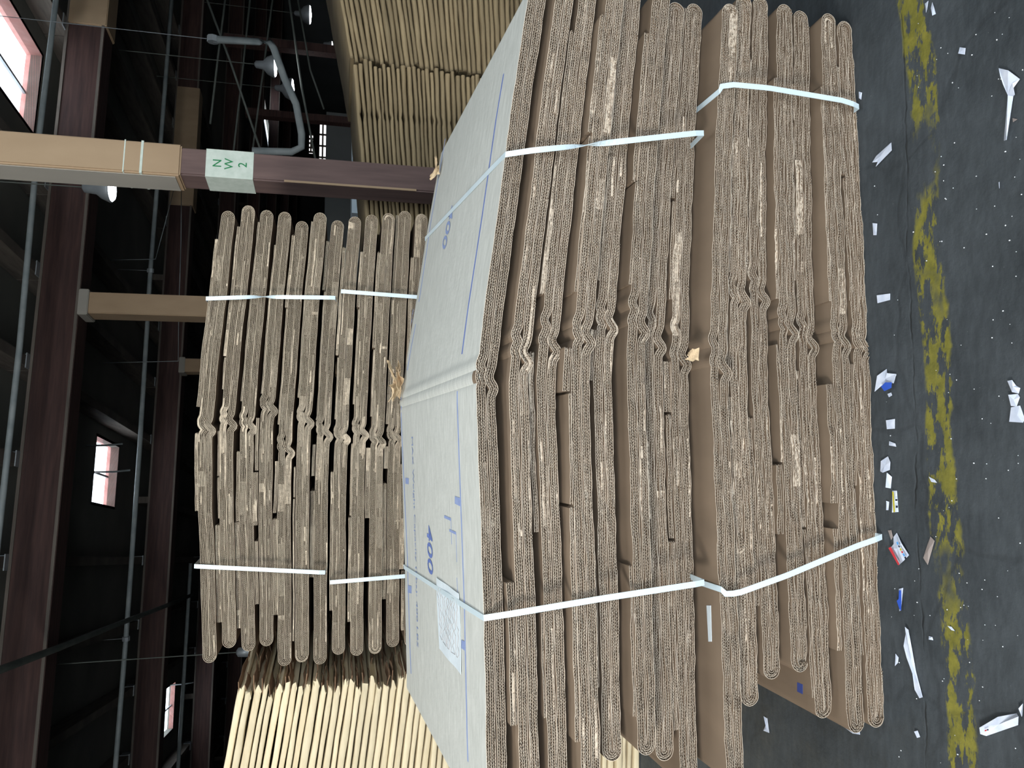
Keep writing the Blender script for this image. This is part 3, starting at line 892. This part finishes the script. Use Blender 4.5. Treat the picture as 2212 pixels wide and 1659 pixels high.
def strap(wor, face, under_z, top_z_fn, dep, lab, twist=None, w=.0135, topx=None, grp=None):
    """face: list of local (s,y,z) down the front; wraps over the top, down the back and under the bundle"""
    pts, nr = [], []
    s0, s1 = face[0][0], face[-1][0]; sb = topx if topx is not None else s0
    for i in range(9):     # up and over from the back
        t = i/8; s = sb+(s0-sb)*t; y = dep+.004-(dep-face[0][1])*t
        if i == 8: break
        pts.append((s, y, top_z_fn(s, y)+.0028)); nr.append((0, 0, 1))
    a = (face[0][0], face[0][1], top_z_fn(face[0][0], face[0][1])+.0012); face = [a]+list(face[1:])
    pts.append(a); nr.append((0, -.7, .7))
    n = 24
    f = np.array(face); L = np.concatenate([[0], np.cumsum(np.linalg.norm(np.diff(f, axis=0), axis=1))])
    for i in range(1, n):
        d = L[-1]*i/n; p = [float(np.interp(d, L, f[:, j])) for j in range(3)]
        ang = 0.
        if twist is not None: ang = PI*.5*(math.tanh((i/n-twist)*9)+1)*2*.5
        pts.append(p); nr.append((math.sin(ang), -math.cos(ang), 0) if twist is not None and ang < PI/2 else ((math.sin(ang), -math.cos(ang), 0) if twist is not None else (0, -1, 0)))
    b = face[-1]; sg = -1 if twist is None else 1
    pts.append((b[0], b[1]+.004, b[2]-.002)); nr.append((0, .7*sg, .7*sg) if twist is not None else (0, -.7, -.7))
    for i in range(1, 7):
        y = b[1]+(dep+.004-b[1])*i/6; pts.append((b[0], y, under_z(b[0], y))); nr.append((0, 0, 1 if twist is not None else -1))
    # back leg
    top = pts[0]; bot = pts[-1]
    for i in range(1, 4):
        t = i/3; pts.append(tuple(np.array(bot)*(1-t)+np.array(top)*t+np.array([0, .004, 0]))); nr.append((0, -1 if twist is not None else 1, 0))
    W = [wor(p) for p in pts]; o = W[8]
    N2 = [wor(q)-wor((0, 0, 0)) for q in nr]
    e = empty('strap', (o[0], o[1], o[2]), label=lab, cat='strap', group=grp)
    ribbon([p-o for p in W], N2, w).build('band', M['strap'], e)
    return e, pts


def F(*pix, y=-.006, y0=None):
    out = []
    for i, p in enumerate(pix):
        yy = y0 if (i == 0 and y0 is not None) else y
        out.append(tuple(on_face(p[0], p[1], yy)))
    return out


ut = lambda s, y: top_z(s, y)
um = lambda s, y: float(z_mid(s))*(1+ZS*max(y, 0))-.004
tb = on_top(915, 523)
strap(f_wor, F((1047, 1335), (1110, 1325), (1300, 1293), (1521, 1259), y0=.033), um, ut, DEP, 'white plastic strap around the left part of the upper front bundle', topx=float(on_top(866, 1217)[0]))
strap(f_wor, F((1107, 335), (1150, 325), (1290, 311), (1520, 286), y0=.033), um, ut, DEP, 'white twisted plastic strap around the right part of the upper front bundle', topx=float(tb[0]), twist=.42)
lt = lambda s, y: float(z_low(s))*(1+ZL*max(y, 0))
lu = lambda s, y: .0015
strap(f_wor, F((1527, 1275), (1560, 1283), (1592, 1282), (1700, 1243), (1850, 1180), (1906, 1160), y=-.01), lu, lt, DEP, 'white plastic strap slanting across the left part of the lower front bundle')
strap(f_wor, F((1540, 196), (1556, 187), (1585, 183), (1660, 190), (1820, 217), (1856, 229), y=-.01), lu, lt, DEP, 'white plastic strap across the right part of the lower front bundle')

# blue mark on the carton that shows past its shorter neighbours, and a slip on the lower bundle
rr, mm, zz, yy = ROOTS[3]
lv3 = lambda s: (z_low(s)-TF)*3/(NL-1)
lev = float(lv3(-.8))+TF
q = [f_loc(on_z(x, y, lev*1.03)) for x, y in ((1718, 1474), (1729, 1479), (1729, 1500), (1718, 1494))]
g = [[(q[0][0]-mm, q[0][1]-yy, 0), (q[1][0]-mm, q[1][1]-yy, 0)], [(q[3][0]-mm, q[3][1]-yy, 0), (q[2][0]-mm, q[2][1]-yy, 0)]]
g = [[(a, b, float(lv3(a+mm)+TF)*(1+ZL*(b+yy))-zz+.002) for a, b, _ in row] for row in g]
MB().sheet(g, .001).build('blue_mark', M['navy'], rr)
q = [f_loc(on_z(x, y, float(z_low(-.55))+.003)) for x, y in ((1526, 1308), (1535, 1308), (1537, 1386), (1530, 1386))]
c = sum(q)/4; cw_ = f_wor((c[0], c[1], c[2])); sl = empty('paper_slip', cw_, FYAW, label='thin white paper slip lying between the two front bundles near the left strap', cat='paper')
MB().sheet([[tuple(q[0]-c), tuple(q[1]-c)], [tuple(q[3]-c), tuple(q[2]-c)]], .001).build('sheet', M['paper'], sl)

# white label and blue tape on cartons of the front stack
def face_patch(name, px4, yl, m, lab, cat='label'):
    q = [f_wor(on_face(x, y, yl)) for x, y in px4]; c = sum(q, Vector())/4
    o = MB(); g = [[tuple(q[0]-c), tuple(q[1]-c)], [tuple(q[3]-c), tuple(q[2]-c)]]
    bm = o.bm; v = [bm.verts.new(p-c) for p in q]; v2 = [bm.verts.new(p-c+Vector((0, .0012, 0))) for p in q]
    bm.faces.new(v); bm.faces.new(v2[::-1])
    for i in range(4): bm.faces.new((v[i], v2[i], v2[(i+1) % 4], v[(i+1) % 4]))
    ob = o.build(name, m, loc=c); return tag(ob, label=lab, cat=cat)


# ------------------------------------------------------------------ rear stack
RY, RM = 3.12, .06; RYAW = math.atan(RM); RRF = (0., RY, RYAW)
rc, rsn = math.cos(RYAW), math.sin(RYAW)
def r_loc(p): dx, dy = p[0], p[1]-RY; return np.array([dx*rc+dy*rsn, -dx*rsn+dy*rc, p[2]])
def r_wor(p): return Vector((p[0]*rc-p[1]*rsn, RY+p[0]*rsn+p[1]*rc, p[2]))
def on_rear(x, y, yl=0.): return r_loc(on_y(x, y, RY+yl, RM))
def rz_(pts):
    q = [on_rear(x, y) for x, y in pts]; q.sort(key=lambda v: v[0]); return interp_f([v[0] for v in q], [v[2] for v in q])


rt3 = rz_([(430, 1500), (427, 1428), (421, 1220), (415, 1100), (414, 930), (432, 750), (447, 640), (466, 470), (470, 420)])
rt2 = rz_([(704, 1500), (705, 1400), (706, 1240), (708, 1050), (712, 940), (720, 800), (729, 640), (744, 470), (746, 420)])
sv = [-1.2, -.2, .8]
rt1 = interp_f(sv, [.83, .83, .80]); rt0 = interp_f(sv, [.36, .36, .35])
rear = [(rt2, rt3, 7, 'top', 'uppermost bundle of the rear stack'), (rt1, rt2, 7, 'second', 'second bundle down of the rear stack'),
        (rt0, rt1, 7, 'third', 'third bundle down of the rear stack, mostly hidden'), (zero, rt0, 5, 'bottom', 'lowest bundle of the rear stack')]
Lend = {3: [1440, 1428, 1443, 1400, 1412, 1402, 1430], 2: [1398, 1400, 1398, 1400, 1412, 1419, 1418]}
Rend = {3: [468, 458, 470, 450, 446, 437, 455], 2: [462, 450, 460, 450, 460, 458, 460]}
Kk = {3: [930, 905, 965, 880, 915, 905, 925], 2: [955, 930, 905, 945, 950, 930, 945]}
for bi, (zb, zt, n, nm, ph) in enumerate(rear):
    lev = 3-bi
    for k in range(n):
        rng = rs(300+bi*20+k)
        zl_ = stack_level(zb, zt, k, n); T = .051 if lev > 0 else .05
        x = 1106-1600*math.tan(math.atan((zl_(0.)-1.3)/3.1)+PITCH)
        if lev in Lend:
            sL = float(on_rear(x, Lend[lev][k])[0]); sR = float(on_rear(x, Rend[lev][k])[0]); sc = float(on_rear(x, Kk[lev][k])[0])
        else: sL, sR, sc = -1.08+rng.uniform(-.03, .04), .7+rng.uniform(-.03, .03), -.2
        sb = sc-rng.uniform(.01, .035)
        yo = rng.choice([0, .01, .03, .045])
        if k == n-1 and lev == 3: yo = .0
        carton(RRF, zl_, T, sL, sR, sc, sb, yo, 1.05, rng, 'flattened tan corrugated carton, %s in the %s' % (ORD[n-1-k], ph), 'cartons of the '+ph,
               w=.0247, ds=LAM/4.2 if lev > 1 else .01, detail=lev > 1, mt=M['kraft_rear'], flaps=flapset(rng, sL, sR, sc) if lev > 1 else (), wob=.0016, crush=.6, slit=0, A=.014)


def Rr(*pix, y=-.006): return [tuple(on_rear(p[0], p[1], y)) for p in pix]


strap(r_wor, Rr((423, 1223), (560, 1230), (701, 1237)), lambda s, y: float(rt2(s))-.004, lambda s, y: float(rt3(s)), 1.05, 'white plastic strap around the left part of the top rear bundle', w=.016)
strap(r_wor, Rr((446, 645), (560, 641), (723, 643)), lambda s, y: float(rt2(s))-.004, lambda s, y: float(rt3(s)), 1.05, 'white twisted plastic strap around the right part of the top rear bundle', w=.016, twist=.45)
strap(r_wor, Rr((713, 1258), (870, 1245), (990, 1236)), lambda s, y: float(rt1(s))-.004, lambda s, y: float(rt2(s))-.014, 1.05, 'white plastic strap around the left part of the second rear bundle', w=.016)
strap(r_wor, Rr((733, 629), (892, 641), (990, 648)), lambda s, y: float(rt1(s))-.004, lambda s, y: float(rt2(s))-.014, 1.05, 'white plastic strap around the right part of the second rear bundle', w=.016)


# ------------------------------------------------------------------ stacks of smooth folded cartons
def slab_mesh(name, sL, sR, zf, T, depth, rng, m, ragR=.0, crease=None, yw=.006, seg=46, zw=.0022, flat=1.):
    """one flattened carton seen on its folded edge: rounded front, wavy"""
    s = np.linspace(sL, sR, seg); n = len(s)
    a = np.linspace(-PI/2, PI/2, 7); r = T/2
    z = zf(s)+smooth_noise(rng, s, .5, zw)
    rr = r*(1-.16*np.abs(np.sin(s*rng.uniform(3, 9)+rng.uniform(0, 6))))
    if crease is not None: z = z+.006*np.exp(-((s-crease)/.02)**2)*rng.uniform(-1, 1); rr = rr*(1-.35*np.exp(-((s-crease)/.018)**2))
    yf = smooth_noise(rng, s, .6, yw)+rng.uniform(-yw, yw)
    ring = []
    for q in a: ring.append(np.stack([s, yf+rr-np.abs(np.cos(q))**flat*rr, z+r+np.sin(q)*rr*.97], 1))
    de = depth+rng.uniform(-.02, .02)
    ring.append(np.stack([s, np.full(n, de), z+r+rr], 1)); ring.append(np.stack([s, np.full(n, de), z+r-rr], 1))
    k = len(ring); V = np.stack(ring, 1)
    if ragR: V[-1, :, 0] += rng.uniform(-ragR, ragR, k)
    V = V.reshape(-1, 3); i = np.arange(n-1); Q = []
    for j in range(k):
        jj = (j+1) % k; Q.append(np.stack([i*k+j, (i+1)*k+j, (i+1)*k+jj, i*k+jj], 1))
    Q = np.concatenate(Q); V2 = V
    me = bpy.data.meshes.new(name)
    faces = [tuple(q) for q in Q.tolist()]+[tuple(range(k))[::-1], tuple(range((n-1)*k, n*k))]
    me.from_pydata(V2.tolist(), [], faces)
    for p in me.polygons[:len(Q)]: p.use_smooth = flat == 1.
    me.materials.append(m); return me


def slab_stack(n, x0, y0, yaw, sL, sR, ztop, T, m, place, grp, rng, ragR=0., crease=None, depth=1.0, thin=None, extra=None, zw=.0022, flat=1.):
    """ztop(s): height profile of the pile's top; layers fill from the floor up"""
    c, sn = math.cos(yaw), math.sin(yaw); s_ = np.linspace(sL, sR, 5)
    fr = np.cumsum(np.concatenate([[0], rng.uniform(.75, 1.25, n)])); fr /= fr[-1]
    for k in range(n):
        zf = (lambda f: (lambda s: ztop(s)*f))(fr[k])
        t = float(ztop((sL+sR)/2))*(fr[k+1]-fr[k])*.92
        l, r = sL+rng.uniform(-.015, .015), sR+rng.uniform(-.02, .02)
        z0 = float(zf(0.)); me = slab_mesh('folded_board', l, r, lambda s: zf(s)-z0, t, depth, rng, m, ragR, crease, zw=zw, flat=flat)
        yo = rng.uniform(-.008, .012)
        o = empty('folded_carton', (x0-sn*yo, y0+c*yo, z0), yaw, label='folded carton, %s from the top of the %s' % (ordinal(n-1-k) if k < n-1 else 'first', place) if k < n-1 else 'topmost folded carton of the '+place,
                  cat='cardboard carton', group=grp)
        link('folded_board', me, o)
        if extra: extra(o, l, r, t, depth, rng, k)


# right background, near column of cartons
YA = 4.5
A0 = on_y(757, 128, YA); A1 = on_y(733, 0, YA)
slA = (A1[2]-A0[2])/(A1[0]-A0[0])
rng = rs(41)
slab_stack(42, float(A0[0]), YA, .0, 0, 1.0, lambda s: float(A0[2])+slA*np.asarray(s), .03, M['olive'], 'nearest right background stack', 'cartons of the nearest right background stack', rng, depth=1.1)
YB = 4.46
B0 = on_y(787, 450, YB); B1 = on_y(760, 132, YB); Bc = on_y(775, 245, YB)
slB = (B1[2]-B0[2])/(B1[0]-B0[0]); wB = float(B1[0]-B0[0])
slab_stack(42, float(B0[0]), YB, .0, -.16, min(wB, float(A0[0]-B0[0])-.03), lambda s: float(B0[2])+slB*np.asarray(s), .03, M['olive'], 'creased right background stack beside the post', 'cartons of the creased right background stack', rs(42),
           crease=float(Bc[0]-B0[0]), depth=1.1)

# film wrapped pallet behind them
p0 = on_y(760, 470, 6.6); p1 = on_y(755, 222, 6.6)
cx, wx = float(p0[0]+p1[0])/2, float(p1[0]-p0[0])
pal = empty('wrapped_pallet', (cx, 7.1, 0), label='pallet load in pale blue stretch film behind the creased right background stack', cat='pallet load')
m = MB(); m.box((0, 0, .14+(p0[2]-.14)/2), (wx, .95, p0[2]-.14), bev=.06); m.build('film_wrap', M['film'], pal, smooth=False)
m = MB()
for i in range(5): m.box((-wx/2+wx*(i+.5)/5, 0, .125), (wx/5-.05, .95, .02))
for i in range(3): m.box((-wx/2+.08+(wx-.16)*i/2, 0, .058), (.1, .95, .11))
m.build('pallet_base', M['wrap'], pal)

# left stack of cream cartons with ragged open side
YL = 3.02
C0 = on_y(510, 1500, YL); C1 = on_y(480, 1655, YL)
slL = (C1[2]-C0[2])/(C1[0]-C0[0])


def ragged(o, l, r, t, depth, rng, k):
    # board ends torn and bent at the open side
    mb = MB(); nseg = 9; y = .012
    z1 = t*rng.uniform(.5, .9)
    while y < depth-.1:
        ln = rng.uniform(.10, .28); g = []
        bend = rng.uniform(-.012, .02); out = rng.uniform(.01, .07)
        for i in range(5):
            row = []
            for j in range(4):
                yy = y+ln*j/3; u = i/4
                row.append((r-.05+(.04+out)*u+rng.uniform(-.004, .004), yy, z1+bend*u*u+.004*math.sin(yy*30+u*3)))
            g.append(row)
        mb.sheet(g, .003); y += ln+rng.uniform(.005, .05)
    mb.build('torn_edge', M['inner'], o)


slab_stack(58, float(C0[0]), YL, -.02, -1.15, 0., lambda s: float(C0[2])+slL*np.asarray(s), .036, M['cream'], 'cream left stack', 'cartons of the cream left stack', rs(43), ragR=.02, depth=1.0, extra=ragged, zw=.0015, flat=.35)

# ------------------------------------------------------------------ scraps on the floor
def scrap(px, m, lab, lift=.004, cat='paper scrap', seed=0, extra=None, name='paper_scrap', group=None):
    rng = rs(900+seed); q = [on_z(x, y, .002) for x, y in px]; c = sum(q)/len(q)
    o = empty(name, (c[0], c[1], 0), label=lab, cat=cat, group=group)
    bm = bmesh.new(); cen = np.array([0, 0, .002+lift*.5])
    ring = [np.array([p[0]-c[0], p[1]-c[1], .0012+lift*rng.uniform(0, 1)]) for p in q]
    n = len(ring); up = [bm.verts.new(p) for p in ring]; dn = [bm.verts.new(p-[0, 0, .0008]) for p in ring]
    cu, cl = bm.verts.new(cen), bm.verts.new(cen-[0, 0, .0008])
    for i in range(n):
        j = (i+1) % n
        bm.faces.new((up[i], up[j], cu)); bm.faces.new((dn[j], dn[i], cl)); bm.faces.new((up[i], dn[i], dn[j], up[j]))
    bmesh.ops.recalc_face_normals(bm, faces=bm.faces)
    me = bpy.data.meshes.new('sheet'); bm.to_mesh(me); bm.free(); me.materials.append(m); link('sheet', me, o)
    for (e, em, nm) in (extra or ()):
        z = .0026+lift
        e_ = [on_z(x, y, z)-np.array([c[0], c[1], 0]) for x, y in e]
        bm = bmesh.new(); v = [bm.verts.new(p) for p in e_]; v2 = [bm.verts.new(p-[0, 0, .0006]) for p in e_]
        bm.faces.new(v); bm.faces.new(v2[::-1])
        for i in range(len(v)): bm.faces.new((v[i], v2[i], v2[(i+1) % len(v)], v[(i+1) % len(v)]))
        bmesh.ops.recalc_face_normals(bm, faces=bm.faces); me = bpy.data.meshes.new(nm); bm.to_mesh(me); bm.free(); me.materials.append(em); link(nm, me, o)
    return o


def q4(x, y, a, b): return [(x-a, y-b), (x+a, y-b*.8), (x+a*.9, y+b), (x-a, y+b*.9)]


scrap([(2163, 148), (2185, 153), (2205, 171), (2194, 181), (2196, 205), (2189, 208), (2180, 303), (2168, 304), (2175, 250), (2184, 207), (2172, 182), (2167, 165)], M['scrap'], 'long white paper strip with crumpled head, upper right corner of floor', .010, seed=1)
scrap([(2187, 255), (2200, 258), (2190, 264)], M['taupe'], 'tiny grey shred beside the long white strip', seed=2)
scrap([(2073, 102), (2087, 104), (2085, 118), (2072, 116)], M['scrap'], 'small square white paper bit alone near the far right floor', seed=3)
scrap([(1926, 308), (1929, 325), (1894, 360), (1897, 350), (1886, 351), (1892, 337)], M['scrap'], 'folded white paper slip on the floor by the right of the front stack', .008, seed=4)
scrap([(1887, 482), (1896, 483), (1893, 508), (1886, 508)], M['scrap'], 'narrow white paper bit right beside the base of the front stack', seed=5)
scrap([(1896, 638), (1922, 634), (1923, 648), (1897, 655)], M['scrap'], 'white rectangle of paper by the stack base near the crease', seed=6)
scrap([(1900, 812), (1915, 797), (1920, 806), (1938, 808), (1937, 828), (1915, 826), (1893, 846)], M['scrap'], 'crumpled white paper with a blue patch at the stack base', .012, seed=7,
      extra=[([(1903, 835), (1912, 826), (1926, 826), (1925, 838), (1910, 845)], M['blue'], 'blue_patch')])
scrap([(1918, 851), (1926, 848), (1929, 854), (1922, 858)], M['scrap'], 'tiny white paper crumb next to the blue patched paper', seed=8)
scrap([(1915, 908), (1933, 905), (1933, 926), (1917, 927)], M['scrap'], 'square white paper scrap beside the stack base left of the crease', seed=9)
scrap([(1921, 953), (1935, 958), (1935, 965), (1920, 962)], M['scrap'], 'small thin white paper scrap by the stack base', seed=10)
scrap([(1906, 996), (1919, 986), (1927, 998), (1926, 1015), (1912, 1021), (1905, 1018)], M['scrap'], 'crumpled white paper scrap tucked at the stack base', .012, seed=11)
scrap([(1921, 1021), (1927, 1030), (1924, 1055), (1916, 1053)], M['scrap'], 'small upright white scrap below the crumpled one at the stack base', .008, seed=12)
scrap([(1928, 1060), (1937, 1060), (1940, 1106), (1930, 1107)], M['scrap'], 'white strip with yellow edge and black marks at the stack base', .006, seed=13,
      extra=[([(1927, 1062), (1930, 1062), (1933, 1106), (1930, 1107)], M['yellow'], 'yellow_edge'), ([(1934, 1078), (1938, 1078), (1938, 1082), (1934, 1082)], M['black'], 'black_mark'), ([(1935, 1092), (1939, 1092), (1939, 1097), (1935, 1097)], M['black'], 'black_mark')])
scrap([(1916, 1082), (1920, 1084), (1919, 1102), (1915, 1102)], M['scrap'], 'slim white scrap between the stack and the yellow edged strip', seed=14)
scrap([(1931, 1160), (1938, 1151), (1952, 1173), (1966, 1199), (1958, 1212), (1943, 1220), (1926, 1186), (1931, 1175)], M['scrap'], 'white card with a row of coloured dots by the lower left strap', .012, seed=15,
      extra=[([(1936, 1171), (1939, 1170), (1941, 1176), (1938, 1177)], M['cyan'], 'colour_dot'), ([(1940, 1179), (1942, 1178), (1944, 1182), (1942, 1183)], M['black'], 'colour_dot'),
             ([(1943, 1185), (1946, 1184), (1948, 1189), (1945, 1190)], M['yellow'], 'colour_dot'), ([(1946, 1191), (1949, 1190), (1951, 1194), (1948, 1195)], M['red'], 'colour_dot'),
             ([(1949, 1196), (1952, 1195), (1955, 1201), (1952, 1202)], M['cyan'], 'colour_dot'), ([(1953, 1203), (1956, 1202), (1958, 1207), (1955, 1208)], M['black'], 'colour_dot'),
             ([(1919, 1184), (1924, 1181), (1943, 1219), (1940, 1221)], M['red'], 'red_edge')])
scrap([(1918, 1146), (1926, 1145), (1930, 1160), (1927, 1166)], M['taupe'], 'little grey shred tucked by the dotted card', seed=16)
scrap([(2010, 1159), (2020, 1168), (2010, 1199), (2005, 1220), (1995, 1205), (2003, 1178)], M['taupe'], 'grey brown tape strip on the yellow floor stripe', .005, seed=17)
scrap([(1942, 1272), (1950, 1270), (1948, 1318), (1944, 1320)], M['scrap'], 'blue and white sliver on the floor left of the strap', .005, seed=18,
      extra=[([(1942, 1275), (1946, 1275), (1947, 1300), (1946, 1319), (1943, 1316), (1937, 1298), (1941, 1294)], M['blue'], 'blue_patch')])
scrap([(1960, 1354), (1966, 1360), (1972, 1400), (1979, 1450), (1995, 1506), (1988, 1508), (1978, 1490), (1976, 1455), (1963, 1420), (1955, 1395), (1957, 1370)], M['scrap'], 'long twisted pale blue paper strip along the floor crack', .008, seed=19)
scrap([(1935, 1412), (1941, 1420), (1940, 1432), (1935, 1438)], M['scrap'], 'pale chip at the left end of the stack base', seed=20)
scrap([(1806, 1548), (1822, 1551), (1856, 1578), (1857, 1587), (1845, 1584), (1812, 1560)], M['scrap'], 'white paper strip behind the left end of the lower bundle', .006, seed=21)
scrap([(1651, 1547), (1657, 1552), (1663, 1583), (1651, 1578), (1659, 1574)], M['scrap'], 'small white folded bit on the floor left of the bundles', .008, seed=22)
scrap([(1977, 1580), (1984, 1578), (1988, 1592), (1981, 1594)], M['scrap'], 'oval white chip on the floor near the stripe end', seed=23)
scrap([(2124, 1571), (2160, 1548), (2195, 1541), (2208, 1547), (2202, 1566), (2130, 1590), (2124, 1585)], M['scrap'], 'large white paper slip with pink edge at the lower left floor', .012, seed=24,
      extra=[([(2127, 1577), (2131, 1576), (2131, 1579), (2127, 1580)], M['red'], 'red_mark'), ([(2132, 1575), (2135, 1575), (2135, 1578), (2132, 1578)], M['black'], 'black_mark')])
scrap([(2206, 1530), (2212, 1520), (2214, 1545), (2208, 1548)], M['scrap'], 'white paper corner touching the large pink edged slip', .008, seed=25)
scrap([(2179, 823), (2190, 821), (2194, 833), (2204, 838), (2200, 850), (2187, 847)], M['scrap'], 'crumpled white scrap, topmost of three in a row at the right', .010, seed=26)
scrap([(2183, 853), (2198, 851), (2204, 858), (2196, 878), (2184, 877)], M['scrap'], 'white scrap in the middle of three in a row', .008, seed=27)
scrap([(2184, 880), (2203, 876), (2213, 905), (2211, 913), (2181, 911)], M['scrap'], 'flat white square, largest of three in a row', .003, seed=28)
scrap([(1998, 8), (2006, 2), (2004, 20), (2000, 27)], M['scrap'], 'white sliver at the far right floor, left of its pair', seed=29)
scrap([(2014, 5), (2018, 12), (2021, 30), (2016, 34), (2012, 18)], M['scrap'], 'white sliver at the far right floor, right of its pair', seed=30)
scrap([(2008, 1030), (2020, 1036), (2026, 1043), (2014, 1041)], M['scrap'], 'thin white shred on the yellow stripe', .006, seed=31)
scrap([(2049, 1352), (2056, 1354), (2063, 1363), (2057, 1361)], M['scrap'], 'tiny white sliver beyond the yellow stripe', seed=32)
scrap([(2006, 1374), (2014, 1376), (2016, 1383), (2008, 1381)], M['scrap'], 'tiny pale chip within the yellow stripe', seed=33)
scrap([(2157, 394), (2161, 393), (2161, 407), (2159, 406)], M['scrap'], 'tiny white chip on the far right dark floor', seed=34)
scrap([(1855, 198), (1862, 200), (1860, 215), (1856, 212)], M['scrap'], 'white crumb beside the lower right strap end', seed=35)

ico = bmesh.new(); bmesh.ops.create_icosphere(ico, subdivisions=1, radius=1); bme = bpy.data.meshes.new('foam_bead'); ico.to_mesh(bme); ico.free(); bme.materials.append(M['bead'])
rng = rs(77); cnt = 0
while cnt < 120:
    x, y = rng.uniform(1880, 2212), rng.uniform(0, 1659)
    if rng.uniform() > .35+.65*(x > 2020): continue
    p = on_z(x, y, 0)
    if f_loc(p)[1] > -.02: continue
    r = rng.uniform(.0007, .0017); o = link('foam_bead', bme, loc=(p[0], p[1], r*.8)); o.scale = (r, r*rng.uniform(.8, 1.5), r*.8)
    tag(o, 'tiny white foam bead scattered on the dark floor', 'foam bead', 'foam beads on the floor'); cnt += 1
